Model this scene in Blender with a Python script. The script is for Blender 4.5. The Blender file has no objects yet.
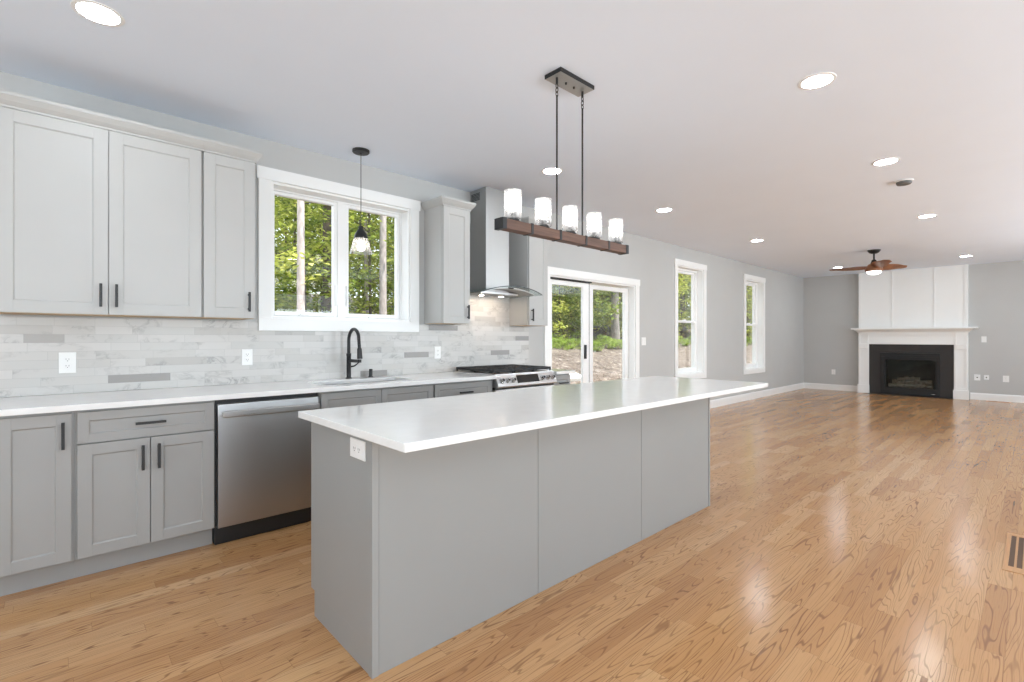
import bpy, bmesh, math, random
from mathutils import Vector, Matrix
random.seed(7)
PI = math.pi
scene = bpy.context.scene
C = scene.collection

# ------------------------------------------------------------------ camera, sky, sun, exposure
cam_d = bpy.data.cameras.new('camera')
cam = bpy.data.objects.new('camera', cam_d); C.objects.link(cam)
cam_d.sensor_width = 36.0; cam_d.sensor_fit = 'HORIZONTAL'
cam_d.lens = 36.0 * 486.8 / 1024.0
cam_d.shift_y = -2.84 / 1024.0
cam_d.clip_start = 0.05; cam_d.clip_end = 300
YAW = math.radians(47.12)                      # heading, from +X towards +Y
cam.location = (0, 0, 1.247)
cam.rotation_euler = (PI/2, 0, YAW - PI/2)
scene.camera = cam

world = bpy.data.worlds.new('world'); scene.world = world; world.use_nodes = True
bgn = world.node_tree.nodes['Background']
bgn.inputs['Color'].default_value = (0.84, 0.93, 1.0, 1); bgn.inputs['Strength'].default_value = 3.0

sun_d = bpy.data.lights.new('sun', 'SUN'); sun = bpy.data.objects.new('sun', sun_d); C.objects.link(sun)
sun_d.energy = 8.0; sun_d.angle = math.radians(1.0); sun_d.color = (1.0, 0.95, 0.85)
sun.rotation_euler = Vector((-0.25, 0.42, -1.0)).to_track_quat('-Z', 'Y').to_euler()

# area lamps added outside the unseen windows, tilted up to brighten the ceiling
for lx, ly, dx, dy, we in ((-1.25, -3.9, 0, 1, 105), (1.55, -3.9, 0, 1, 110), (4.55, -3.9, 0, 1, 125), (7.55, -3.9, 0, 1, 140), (10.35, -3.9, 0, 1, 190), (-3.3, -1.6, 1, 0, 44), (-3.3, 1.4, 1, 0, 46)):
    ld = bpy.data.lights.new('window_daylight', 'AREA'); lo = bpy.data.objects.new('window_daylight', ld); C.objects.link(lo)
    ld.shape = 'RECTANGLE'; ld.size = 1.85; ld.size_y = 1.95; ld.energy = we; ld.color = (0.81, 0.92, 1.0); ld.spread = math.radians(160)
    lo.location = (lx, ly, 1.40); lo.rotation_euler = Vector((dx, dy, 1.35)).to_track_quat('-Z', 'Y').to_euler()

scene.view_settings.view_transform = 'Standard'
scene.view_settings.look = 'None'
scene.view_settings.gamma = 1.0
scene.view_settings.use_curve_mapping = False
scene.view_settings.exposure = 0.13
cy = scene.cycles
cy.max_bounces = 12; cy.diffuse_bounces = 7; cy.glossy_bounces = 5; cy.transmission_bounces = 8; cy.transparent_max_bounces = 24
cy.sample_clamp_indirect = 6.0; cy.sample_clamp_direct = 0.0; cy.blur_glossy = 0.5
cy.caustics_reflective = False; cy.caustics_refractive = False

DOWNLIGHT = 85.0        # radiance of the ceiling lenses
# ------------------------------------------------------------------ materials
def lin(r, g, b):
    f = lambda c: (c/255)/12.92 if c/255 <= .04045 else ((c/255+.055)/1.055)**2.4
    return (f(r), f(g), f(b), 1)

class NT:
    """small helper to wire node trees"""
    def __init__(s, name):
        s.m = bpy.data.materials.new(name); s.m.use_nodes = True
        s.t = s.m.node_tree; s.n = s.t.nodes; s.l = s.t.links
        s.b = s.n['Principled BSDF']; s.out = s.n['Material Output']
    def new(s, typ, **kw):
        nd = s.n.new(typ)
        for k, v in kw.items(): setattr(nd, k, v)
        return nd
    def put(s, sock, v):
        if hasattr(v, 'is_linked') or isinstance(v, bpy.types.NodeSocket): s.l.new(v, sock)
        else: sock.default_value = v
    def math(s, op, a, b=0.0, c=0.0):
        nd = s.new('ShaderNodeMath', operation=op)
        for i, v in enumerate((a, b, c)): s.put(nd.inputs[i], v)
        return nd.outputs[0]
    def pos(s):
        tc = s.new('ShaderNodeTexCoord'); sp = s.new('ShaderNodeSeparateXYZ')
        s.l.new(tc.outputs['Object'], sp.inputs[0]); return tc.outputs['Object'], sp.outputs[0], sp.outputs[1], sp.outputs[2]
    def vec(s, x, y, z=0.0):
        nd = s.new('ShaderNodeCombineXYZ')
        for i, v in enumerate((x, y, z)): s.put(nd.inputs[i], v)
        return nd.outputs[0]
    def noise(s, v, scale, detail=2, rough=.5, dist=0.0):
        nd = s.new('ShaderNodeTexNoise'); s.l.new(v, nd.inputs['Vector'])
        nd.inputs['Scale'].default_value = scale; nd.inputs['Detail'].default_value = detail
        nd.inputs['Roughness'].default_value = rough; nd.inputs['Distortion'].default_value = dist
        return nd.outputs['Fac']
    def white(s, v):
        nd = s.new('ShaderNodeTexWhiteNoise', noise_dimensions='3D'); s.l.new(v, nd.inputs['Vector'])
        return nd.outputs['Value'], nd.outputs['Color']
    def ramp(s, f, stops, interp='LINEAR'):
        nd = s.new('ShaderNodeValToRGB'); s.l.new(f, nd.inputs[0]); cr = nd.color_ramp; cr.interpolation = interp
        while len(cr.elements) < len(stops): cr.elements.new(.5)
        for e, (p, c) in zip(cr.elements, stops): e.position = p; e.color = c
        return nd.outputs[0]
    def mix(s, f, a, b, mode='MIX'):
        nd = s.new('ShaderNodeMix', data_type='RGBA', blend_type=mode)
        s.put(nd.inputs[0], f); s.put(nd.inputs[6], a); s.put(nd.inputs[7], b); return nd.outputs[2]
    def bump(s, h, strength, dist=.002):
        nd = s.new('ShaderNodeBump'); nd.inputs['Strength'].default_value = strength; nd.inputs['Distance'].default_value = dist
        s.l.new(h, nd.inputs['Height']); s.l.new(nd.outputs[0], s.b.inputs['Normal'])

def mat(name, col, rough=.5, metal=0.0, spec=.5, noise=0.0, nscale=6.0, stretch=None, coat=0.0):
    t = NT(name); b = t.b
    b.inputs['Roughness'].default_value = rough; b.inputs['Metallic'].default_value = metal
    b.inputs['Specular IOR Level'].default_value = spec; b.inputs['Coat Weight'].default_value = coat
    if noise:
        p, x, y, z = t.pos(); v = p
        if stretch:
            v = t.vec(t.math('MULTIPLY', x, stretch[0]), t.math('MULTIPLY', y, stretch[1]), t.math('MULTIPLY', z, stretch[2]))
        f = t.noise(v, nscale, 3)
        lo = tuple(c*(1-noise) for c in col[:3])+(1,); hi = tuple(min(1, c*(1+noise)) for c in col[:3])+(1,)
        t.l.new(t.ramp(f, [(.3, lo), (.7, hi)]), b.inputs['Base Color'])
    else:
        b.inputs['Base Color'].default_value = col
    return t.m

def emit(name, col, strength):
    t = NT(name); e = t.new('ShaderNodeEmission'); e.inputs[0].default_value = col; e.inputs[1].default_value = strength
    t.l.new(e.outputs[0], t.out.inputs[0]); t.n.remove(t.b); return t.m

def pane_glass(name, tint=(1, 1, 1, 1), gloss=.06):
    t = NT(name); t.n.remove(t.b)
    tr = t.new('ShaderNodeBsdfTransparent'); tr.inputs[0].default_value = tint
    gl = t.new('ShaderNodeBsdfGlossy'); gl.inputs['Roughness'].default_value = 0.0
    lw = t.new('ShaderNodeLayerWeight'); lw.inputs[0].default_value = .35
    f = t.math('ADD', t.math('MULTIPLY', lw.outputs['Fresnel'], .22), gloss*.15)
    mx = t.new('ShaderNodeMixShader'); t.l.new(f, mx.inputs[0]); t.l.new(tr.outputs[0], mx.inputs[1]); t.l.new(gl.outputs[0], mx.inputs[2])
    t.l.new(mx.outputs[0], t.out.inputs[0]); return t.m

def seeded_glass(name, milk):
    """lamp glass that scatters part of the bulb's light"""
    t = NT(name); t.n.remove(t.b)
    tr = t.new('ShaderNodeBsdfTransparent'); tr.inputs[0].default_value = (.97, .97, .97, 1)
    tl = t.new('ShaderNodeBsdfTranslucent'); tl.inputs[0].default_value = (.9, .9, .9, 1)
    gl = t.new('ShaderNodeBsdfGlossy'); gl.inputs['Roughness'].default_value = .08
    p, x, y, z = t.pos(); n = t.noise(p, 60, 2)
    m1 = t.new('ShaderNodeMixShader'); t.l.new(t.math('MULTIPLY', t.math('ADD', n, .5), milk), m1.inputs[0])
    t.l.new(tr.outputs[0], m1.inputs[1]); t.l.new(tl.outputs[0], m1.inputs[2])
    lw = t.new('ShaderNodeLayerWeight'); lw.inputs[0].default_value = .3
    m2 = t.new('ShaderNodeMixShader'); t.l.new(t.math('MULTIPLY', lw.outputs['Fresnel'], .5), m2.inputs[0])
    t.l.new(m1.outputs[0], m2.inputs[1]); t.l.new(gl.outputs[0], m2.inputs[2])
    t.l.new(m2.outputs[0], t.out.inputs[0]); return t.m

def oak_floor():
    t = NT('oak_planks'); p, x, y, z = t.pos(); M = t.math
    w = .083; L = 1.5
    yr = M('DIVIDE', y, w); row = M('FLOOR', yr); fy = M('FRACT', yr)
    r1, _ = t.white(t.vec(row, 3.7, 1.3))
    u = M('ADD', M('DIVIDE', x, L), M('MULTIPLY', r1, 9.0)); col = M('FLOOR', u); fx = M('FRACT', u)
    r2, _ = t.white(t.vec(row, col, 5.1))
    cut = M('ADD', M('MULTIPLY', r2, .5), .25)
    side = M('GREATER_THAN', fx, cut)
    pid = M('ADD', col, M('MULTIPLY', side, .5))
    r3, rc = t.white(t.vec(row, pid, 9.2))
    sp = t.new('ShaderNodeSeparateColor'); t.l.new(rc, sp.inputs[0]); ra, rb = sp.outputs[0], sp.outputs[1]
    base = t.ramp(r3, [(0.0, lin(174, 126, 82)), (.06, lin(182, 134, 88)), (.35, lin(189, 141, 94)), (.65, lin(194, 147, 99)), (.92, lin(199, 154, 107)), (1.0, lin(206, 164, 118))])
    # cathedral grain: contour lines of a stretched noise, offset per plank
    gx = M('ADD', M('MULTIPLY', x, .8), M('MULTIPLY', ra, 60)); gy = M('ADD', M('MULTIPLY', y, 9.0), M('MULTIPLY', rb, 40))
    n = t.noise(t.vec(gx, gy, M('MULTIPLY', r3, 30)), 1.0, 2.0, .45)
    s = M('SINE', M('MULTIPLY', n, 135.0))
    line = t.ramp(s, [(0.0, (0, 0, 0, 1)), (.70, (0, 0, 0, 1)), (.99, (1, 1, 1, 1))])
    pore = t.noise(t.vec(M('MULTIPLY', x, 5), M('MULTIPLY', y, 260), 0.0), 1.0, 2, .6)
    broad = t.noise(t.vec(M('MULTIPLY', gx, .8), M('MULTIPLY', gy, .7), 0.0), 1.0, 2)
    amt = M('MULTIPLY', line, M('ADD', M('MULTIPLY', broad, 1.15), .0))
    c1 = t.mix(amt, base, lin(112, 73, 45))
    c2 = t.mix(M('MULTIPLY', t.ramp(pore, [(.5, (0, 0, 0, 1)), (.72, (1, 1, 1, 1))]), .38), c1, lin(128, 84, 51))
    # rare dark knots / mineral streaks
    streak = t.noise(t.vec(M('ADD', M('MULTIPLY', x, 1.6), M('MULTIPLY', rb, 20)), M('MULTIPLY', y, 30), M('MULTIPLY', ra, 9)), 1.0, 2)
    c3 = t.mix(M('MULTIPLY', t.ramp(streak, [(.72, (0, 0, 0, 1)), (.84, (1, 1, 1, 1))]), .15), c2, lin(120, 78, 46))
    edge = M('MINIMUM', M('MULTIPLY', M('MINIMUM', fy, M('SUBTRACT', 1.0, fy)), w),
             M('MULTIPLY', M('MINIMUM', M('MINIMUM', fx, M('SUBTRACT', 1.0, fx)), M('ABSOLUTE', M('SUBTRACT', fx, cut))), L))
    gap = M('LESS_THAN', edge, .0007)
    c4 = t.mix(M('MULTIPLY', gap, .45), c3, lin(92, 60, 36))
    t.l.new(c4, t.b.inputs['Base Color'])
    t.b.inputs['Specular IOR Level'].default_value = .6
    t.put(t.b.inputs['Roughness'], M('ADD', M('MULTIPLY', line, .05), .185))
    return t.m

def marble_tile():
    t = NT('marble_strips'); p, x, y, z = t.pos(); M = t.math
    h = .0509; L = .52
    zr = M('DIVIDE', M('SUBTRACT', z, .914), h); row = M('FLOOR', zr); fz = M('FRACT', zr)
    r1, _ = t.white(t.vec(row, 2.2, 7.0))
    u = M('ADD', M('DIVIDE', x, L), M('MULTIPLY', r1, 5.0)); col = M('FLOOR', u); fx = M('FRACT', u)
    r2, _ = t.white(t.vec(row, col, 1.7)); cut = M('ADD', M('MULTIPLY', r2, .44), .28)
    pid = M('ADD', col, M('MULTIPLY', M('GREATER_THAN', fx, cut), .5))
    r3, rc = t.white(t.vec(row, pid, 4.4))
    sp = t.new('ShaderNodeSeparateColor'); t.l.new(rc, sp.inputs[0])
    base = t.ramp(r3, [(0, lin(189, 187, 183)), (.45, lin(197, 194, 190)), (.86, lin(187, 184, 179)), (.945, lin(177, 173, 168)), (.965, lin(150, 146, 142)), (1, lin(132, 128, 124))])
    v = t.vec(M('ADD', x, M('MULTIPLY', sp.outputs[0], 30)), M('MULTIPLY', sp.outputs[1], 30), M('MULTIPLY', z, 1.5))
    n = t.noise(v, 5.5, 6, .62, 1.2)
    ridge = M('ABSOLUTE', M('SUBTRACT', n, .5))
    vein = t.ramp(ridge, [(0, (1, 1, 1, 1)), (.05, (0, 0, 0, 1))])
    cloud = t.noise(v, 4.0, 3, .5)
    mask = t.ramp(cloud, [(.50, (0, 0, 0, 1)), (.72, (1, 1, 1, 1))])
    c1 = t.mix(M('MULTIPLY', M('MULTIPLY', vein, mask), .75), base, lin(112, 109, 106))
    c1 = t.mix(M('MULTIPLY', mask, .28), c1, lin(162, 160, 158))
    edge = M('MINIMUM', M('MULTIPLY', M('MINIMUM', fz, M('SUBTRACT', 1.0, fz)), h),
             M('MULTIPLY', M('MINIMUM', M('MINIMUM', fx, M('SUBTRACT', 1.0, fx)), M('ABSOLUTE', M('SUBTRACT', fx, cut))), L))
    gap = M('LESS_THAN', edge, .0011)
    t.l.new(t.mix(M('MULTIPLY', gap, .6), c1, lin(168, 166, 163)), t.b.inputs['Base Color'])
    t.b.inputs['Roughness'].default_value = .28
    t.bump(M('MULTIPLY', M('MINIMUM', edge, .002), 400.0), .35, .001)
    return t.m

def brushed(name, col, rough, axis):
    t = NT(name); p, x, y, z = t.pos(); M = t.math
    st = [3, 3, 3]
    for i in range(3):
        if i != axis: st[i] = 350
    n = t.noise(t.vec(M('MULTIPLY', x, st[0]), M('MULTIPLY', y, st[1]), M('MULTIPLY', z, st[2])), 1.0, 2)
    t.b.inputs['Base Color'].default_value = col; t.b.inputs['Metallic'].default_value = 1
    t.put(t.b.inputs['Roughness'], M('ADD', M('MULTIPLY', n, .12), rough - .06))
    t.bump(n, .03, .001)
    return t.m

def leaf_mat(name, cols):
    t = NT(name); oi = t.new('ShaderNodeObjectInfo'); p, x, y, z = t.pos()
    n = t.noise(p, 1.3, 2); r, _ = t.white(t.vec(t.math('FLOOR', t.math('MULTIPLY', x, 9)), t.math('FLOOR', t.math('MULTIPLY', y, 9)), t.math('FLOOR', t.math('MULTIPLY', z, 9))))
    f = t.math('ADD', t.math('MULTIPLY', n, .5), t.math('MULTIPLY', r, .5))
    c = t.ramp(f, [(.2, cols[0]), (.5, cols[1]), (.8, cols[2])])
    df = t.new('ShaderNodeBsdfDiffuse'); tl = t.new('ShaderNodeBsdfTranslucent')
    t.l.new(c, df.inputs[0]); t.l.new(c, tl.inputs[0])
    mx = t.new('ShaderNodeMixShader'); mx.inputs[0].default_value = .45
    t.l.new(df.outputs[0], mx.inputs[1]); t.l.new(tl.outputs[0], mx.inputs[2])
    t.l.new(mx.outputs[0], t.out.inputs[0]); t.n.remove(t.b); return t.m

M_ = {}
M_['floor'] = oak_floor()
M_['tile'] = marble_tile()
M_['wall'] = mat('grey_wall_paint', lin(188, 188, 186), .75, noise=.012, nscale=3, spec=.3)
M_['ceil'] = mat('white_ceiling_paint', lin(230, 238, 249), .85, noise=.008, nscale=2, spec=.2)
M_['trim'] = mat('white_trim_paint', lin(238, 238, 236), .38, noise=.008, nscale=3)
M_['vinyl'] = mat('white_window_vinyl', lin(240, 240, 239), .35, noise=.008, nscale=3)
M_['cab'] = mat('light_grey_cabinet_paint', lin(180, 179, 176), .42, noise=.012, nscale=4)
M_['cablow'] = mat('mid_grey_cabinet_paint', lin(158, 158, 156), .42, noise=.012, nscale=4)
M_['cabin'] = mat('cabinet_underside_birch', lin(196, 170, 136), .6, noise=.08, nscale=5, stretch=(1, 8, 8))
M_['island'] = mat('grey_island_paint', lin(149, 150, 148), .45, noise=.01, nscale=3)
M_['gapdark'] = mat('dark_gap_board', lin(70, 69, 67), .7, noise=.05)
M_['quartz'] = mat('white_quartz', lin(232, 231, 229), .14, noise=.02, nscale=14)
M_['black'] = mat('matte_black_metal', lin(26, 26, 27), .42, noise=.05, nscale=10)
M_['iron'] = mat('cast_iron', lin(30, 30, 31), .6, noise=.12, nscale=40)
M_['steel'] = brushed('brushed_stainless', lin(176, 176, 176), .38, 2)
M_['steelc'] = brushed('brushed_hood_steel', lin(184, 183, 181), .45, 2)
M_['steelh'] = brushed('brushed_stainless_horizontal', lin(208, 208, 208), .30, 0)
M_['chrome'] = mat('polished_steel', lin(215, 215, 216), .14, 1.0, noise=.02)
M_['blackglass'] = mat('black_glass', lin(14, 15, 16), .06, noise=.05, coat=.4)
M_['plastic'] = mat('white_outlet_plastic', lin(236, 236, 234), .35, noise=.01)
M_['slot'] = mat('dark_slot', lin(40, 40, 40), .6, noise=.05)
M_['glass'] = pane_glass('window_glass')
M_['hoodglass'] = pane_glass('hood_glass', (.86, .9, .89, 1), .1)
M_['hoodedge'] = mat('dark_glass_edge', lin(44, 48, 48), .3, noise=.05)
M_['shade'] = seeded_glass('seeded_glass', .30)
M_['clearshade'] = seeded_glass('clear_ribbed_glass', .30)
M_['bulb'] = emit('lamp_bulb_glow', (1, .97, .93, 1), 13)
M_['bulb2'] = emit('pendant_bulb_glow', (1, .93, .84, 1), 11)
M_['lens'] = emit('downlight_lens_glow', (.86, .95, 1, 1), DOWNLIGHT)
M_['fanlens'] = emit('fan_lens_glow', (1, .97, .92, 1), 5)
M_['hoodlens'] = emit('hood_lamp_glow', (1, .80, .60, 1), 200)
M_['walnut'] = mat('walnut_beam', lin(98, 70, 56), .55, noise=.3, nscale=6, stretch=(1, 14, 14))
M_['blade'] = mat('walnut_fan_blade', lin(136, 90, 60), .45, noise=.25, nscale=8)
M_['slate'] = mat('charcoal_slate', lin(44, 40, 38), .6, noise=.12, nscale=5)
M_['fireframe'] = mat('black_firebox_steel', lin(17, 17, 17), .6, noise=.05)
M_['log'] = mat('ceramic_log', lin(120, 104, 92), .85, noise=.35, nscale=18)
M_['brickdark'] = mat('firebox_liner', lin(60, 57, 55), .8, noise=.2, nscale=9)
M_['grey'] = mat('grey_detector_plastic', lin(98, 98, 97), .5, noise=.05)
M_['ventslot'] = mat('brown_vent_slot', lin(84, 58, 38), .6, noise=.1)
M_['oaktrim'] = mat('oak_vent_frame', lin(193, 144, 96), .3, noise=.12, nscale=6, stretch=(1, 14, 1))
M_['barkpale'] = mat('pale_bark', lin(172, 160, 156), .9, noise=.25, nscale=5, stretch=(3, 3, 1))
M_['barkgrey'] = mat('grey_bark', lin(146, 138, 133), .9, noise=.3, nscale=6, stretch=(3, 3, 1))
M_['barkdark'] = mat('dark_bark', lin(84, 74, 62), .9, noise=.3, nscale=6, stretch=(3, 3, 1))
M_['leafA'] = leaf_mat('bright_green_leaves', (lin(122, 136, 54), lin(174, 184, 84), lin(222, 220, 134)))
M_['leafB'] = leaf_mat('mid_green_leaves', (lin(86, 104, 48), lin(130, 148, 70), lin(182, 190, 106)))
M_['leafC'] = leaf_mat('fern_green_leaves', (lin(118, 140, 58), lin(156, 180, 84), lin(190, 206, 116)))
def ground_mat():
    t = NT('leaf_litter'); p, x, y, z = t.pos()
    n = t.noise(p, 5, 6, .7); n2 = t.noise(p, 11, 5, .75); f = t.math('ADD', t.math('MULTIPLY', n, .45), t.math('MULTIPLY', n2, .55))
    t.l.new(t.ramp(f, [(.38, lin(46, 38, 33)), (.48, lin(94, 83, 75)), (.55, lin(124, 113, 105)), (.66, lin(184, 177, 170))]), t.b.inputs['Base Color'])
    t.b.inputs['Roughness'].default_value = .95; t.bump(n2, .6, .03); return t.m
M_['ground'] = ground_mat()

# ------------------------------------------------------------------ mesh helpers
def box(bm, x0, x1, y0, y1, z0, z1):
    v = [bm.verts.new((x, y, z)) for x in (x0, x1) for y in (y0, y1) for z in (z0, z1)]
    for q in ((0, 1, 3, 2), (4, 6, 7, 5), (0, 4, 5, 1), (2, 3, 7, 6), (0, 2, 6, 4), (1, 5, 7, 3)):
        bm.faces.new([v[i] for i in q])

def rings(bm, rs, closed_ends=True, loop=False):
    R = [[bm.verts.new(p) for p in r] for r in rs]; n = len(R[0])
    pairs = list(zip(R, R[1:])) + ([(R[-1], R[0])] if loop else [])
    for a, b in pairs:
        for i in range(n):
            bm.faces.new((a[i], a[(i+1) % n], b[(i+1) % n], b[i]))
    if closed_ends and not loop:
        bm.faces.new(R[0][::-1]); bm.faces.new(R[-1])

def frame_of(d):
    d = d.normalized(); up = Vector((0, 0, 1)) if abs(d.z) < .95 else Vector((1, 0, 0))
    a = d.cross(up).normalized(); return a, a.cross(d).normalized()

def cyl(bm, p0, p1, r0, r1=None, seg=20):
    p0, p1 = Vector(p0), Vector(p1); r1 = r0 if r1 is None else r1
    a, b = frame_of(p1 - p0)
    rings(bm, [[p + (a*math.cos(2*PI*i/seg) + b*math.sin(2*PI*i/seg))*r for i in range(seg)] for p, r in ((p0, r0), (p1, r1))])

def tube(bm, pts, r, seg=12, loop=False):
    pts = [Vector(p) for p in pts]; rr = r if isinstance(r, (list, tuple)) else [r]*len(pts)
    out = []; n = len(pts); a = None
    for i, p in enumerate(pts):
        d = (pts[(i+1) % n] - pts[i-1]) if loop else pts[min(i+1, n-1)] - pts[max(i-1, 0)]
        d.normalize()
        if a is None: a, b = frame_of(d)
        else:
            a = (a - d*a.dot(d)).normalized(); b = a.cross(d).normalized()
        out.append([p + (a*math.cos(2*PI*k/seg) + b*math.sin(2*PI*k/seg))*rr[i] for k in range(seg)])
    rings(bm, out, True, loop)

def lathe(bm, prof, c, seg=32, cap0=True, cap1=True):
    """profile of (r, z) about the vertical through c"""
    R = []
    for r, z in prof:
        R.append([bm.verts.new((c[0] + r*math.cos(2*PI*i/seg), c[1] + r*math.sin(2*PI*i/seg), c[2] + z)) for i in range(seg)])
    for a, b in zip(R, R[1:]):
        for i in range(seg): bm.faces.new((a[i], a[(i+1) % seg], b[(i+1) % seg], b[i]))
    if cap0: bm.faces.new(R[0][::-1])
    if cap1: bm.faces.new(R[-1])

def prism(bm, poly, axis, a0, a1):
    """extrude a 2-D polygon along an axis: axis x -> (y,z), y -> (x,z), z -> (x,y)"""
    def P(p, a):
        return {'x': (a, p[0], p[1]), 'y': (p[0], a, p[1]), 'z': (p[0], p[1], a)}[axis]
    A = [bm.verts.new(P(p, a0)) for p in poly]; B = [bm.verts.new(P(p, a1)) for p in poly]; n = len(poly)
    bm.faces.new(A); bm.faces.new(B[::-1])
    for i in range(n): bm.faces.new((A[i], B[i], B[(i+1) % n], A[(i+1) % n]))

def mesh_of(name, bm, m, root=None, bevel=0.0, smooth=False, seg=2):
    """one mesh object in world coordinates, hung under ROOT where given"""
    bmesh.ops.recalc_face_normals(bm, faces=bm.faces[:])
    me = bpy.data.meshes.new(name); bm.to_mesh(me); bm.free()
    o = bpy.data.objects.new(name, me); C.objects.link(o)
    for mm in (m if isinstance(m, list) else [m]): me.materials.append(mm)
    if root is not None:
        w = root.get('_o', None); off = Vector(w) if w is not None else Vector((0, 0, 0))
        me.transform(Matrix.Translation(-off)); o.parent = root; o['_o'] = list(off)
    if smooth:
        for p in me.polygons: p.use_smooth = True
        es = o.modifiers.new('sharp', 'EDGE_SPLIT'); es.split_angle = math.radians(38)
    if bevel:
        b = o.modifiers.new('edge', 'BEVEL'); b.width = bevel; b.segments = seg; b.limit_method = 'ANGLE'; b.angle_limit = math.radians(40)
    return o
def B(name, boxes, m, root=None, bevel=0.0):
    bm = bmesh.new()
    for b in boxes: box(bm, *b)
    return mesh_of(name, bm, m, root, bevel)
def tag(o, label, cat=None, group=None, kind=None):
    if label: o['label'] = label
    if cat: o['category'] = cat
    if group: o['group'] = group
    if kind: o['kind'] = kind
    return o
def thing(name, label, cat, loc, group=None, kind=None):
    o = bpy.data.objects.new(name, None); C.objects.link(o); o.location = loc; o.empty_display_size = .05
    o['_o'] = list(loc); return tag(o, label, cat, group, kind)
def dup(root, loc, label=None, rotz=None, scale=None):
    r = root.copy(); C.objects.link(r); r.location = loc
    if label: r['label'] = label
    if rotz is not None: r.rotation_euler = (0, 0, rotz)
    if scale is not None: r.scale = (scale[0], scale[0], scale[1]) if isinstance(scale, tuple) else (scale,)*3
    for ch in root.children:
        c = ch.copy(); C.objects.link(c); c.parent = r
        for g in ch.children:
            d = g.copy(); C.objects.link(d); d.parent = c
    return r

# ------------------------------------------------------------------ room shell
YW = 3.950; CEIL = 2.743; XF = 13.60
X0, Y0 = -3.0, -3.6
WT = .20
def wall_boxes(axis, lo, hi, holes, at0, at1, z1=CEIL):
    """boxes of a wall between lo..hi with rectangular holes (a,b,z0,z1)"""
    out = []; cur = lo
    def add(a, b, z0, zz):
        if b - a > 1e-4 and zz - z0 > 1e-4:
            out.append((a, b, at0, at1, z0, zz) if axis == 'x' else (at0, at1, a, b, z0, zz))
    for a, b, za, zb in sorted(holes):
        add(cur, a, 0, z1); add(a, b, 0, za); add(a, b, zb, z1); cur = b
    add(cur, hi, 0, z1)
    return out
def structure(name, boxes, m, label, cat, bevel=0.0):
    return tag(B(name, boxes, m, None, bevel), label, cat, None, 'structure')
structure('floor', [(X0, XF+.2, Y0, YW+WT, -.12, 0)], M_['floor'], 'honey oak plank floor with a satin gloss', 'floor')
structure('ceiling', [(X0, XF+.2, Y0-.1, YW+WT, CEIL, CEIL+.15)], M_['ceil'], 'flat white ceiling with recessed lights', 'ceiling')
W1 = (1.174, 2.373, 1.396, 2.439); WD = (4.272, 6.092, 0.0, 2.005)
W2 = (7.312, 8.212, .645, 2.432); W3 = (10.025, 10.925, .615, 2.432)
structure('wall_back', wall_boxes('x', X0, XF+.2, [W1, WD, W2, W3], YW, YW+WT), M_['wall'], 'light grey painted wall with the windows and glass door', 'wall')
structure('wall_far', wall_boxes('y', Y0, YW, [(1.385, 2.355, .06, .90)], XF, XF+.2), M_['wall'], 'light grey painted wall behind the fireplace', 'wall')
RW = [(-2.2, -.3, .4, 2.4), (.6, 2.5, .4, 2.4), (3.6, 5.5, .4, 2.4), (6.6, 8.5, .4, 2.4), (9.4, 11.3, .4, 2.4)]
structure('wall_right', wall_boxes('x', X0, XF+.2, RW, Y0-WT, Y0), M_['wall'], 'light grey wall opposite the kitchen', 'wall')
LW = [(-2.6, -.6, .4, 2.4), (.4, 2.4, .4, 2.4)]
structure('wall_left', wall_boxes('y', Y0, YW, LW, X0-WT, X0), M_['wall'], 'light grey wall behind the photographer', 'wall')
# baseboards
def base_prof(y):      # (y,z) section against the back wall
    return [(y, 0), (y-.015, 0), (y-.015, .115), (y-.008, .135), (y, .14)]
bm = bmesh.new(); prism(bm, base_prof(YW), 'x', 6.20, XF); tag(mesh_of('baseboard_back', bm, M_['trim']), 'white baseboard under the two tall windows', 'baseboard', None, 'structure')
for nm, a, b, lb in (('baseboard_far_left', 2.80, YW-.016, 'white baseboard left of the fireplace'), ('baseboard_far_right', Y0, .915, 'white baseboard right of the fireplace')):
    bm = bmesh.new(); prism(bm, [(XF, 0), (XF-.015, 0), (XF-.015, .115), (XF-.008, .135), (XF, .14)], 'y', a, b)
    tag(mesh_of(nm, bm, M_['trim']), lb, 'baseboard', None, 'structure')

# ------------------------------------------------------------------ windows
def casing(root, W, w=.092, sill_to_floor=False, horn=.012):
    x0, x1, z0, z1 = W; y0, y1 = YW-.02, YW-.0005
    bx = [(x0-w-horn, x1+w+horn, y0-.004, y1, z1, z1+w), (x0-w, x0, y0, y1, z0 if not sill_to_floor else 0, z1), (x1, x1+w, y0, y1, z0 if not sill_to_floor else 0, z1)]
    if not sill_to_floor: bx.append((x0-w, x1+w, y0, y1, z0-w, z0))
    B('casing', bx, M_['trim'], root, .0015)
def jambs(root, W, y1, floor=False):
    x0, x1, z0, z1 = W; t = .018
    bx = [(x0, x0+t, YW-.0005, y1, z0, z1), (x1-t, x1, YW-.0005, y1, z0, z1), (x0+t, x1-t, YW-.0005, y1, z1-t, z1)]
    bx.append((x0+t, x1-t, YW-.0005, y1, z0, z0+t))
    B('jamb', bx, M_['trim'], root, .001)
def rect_frame(x0, x1, z0, z1, w, y0, y1, wb=None, wt=None):
    wb = w if wb is None else wb; wt = w if wt is None else wt
    return [(x0, x0+w, y0, y1, z0, z1), (x1-w, x1, y0, y1, z0, z1), (x0+w, x1-w, y0, y1, z0, z0+wb), (x0+w, x1-w, y0, y1, z1-wt, z1)]
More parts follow.
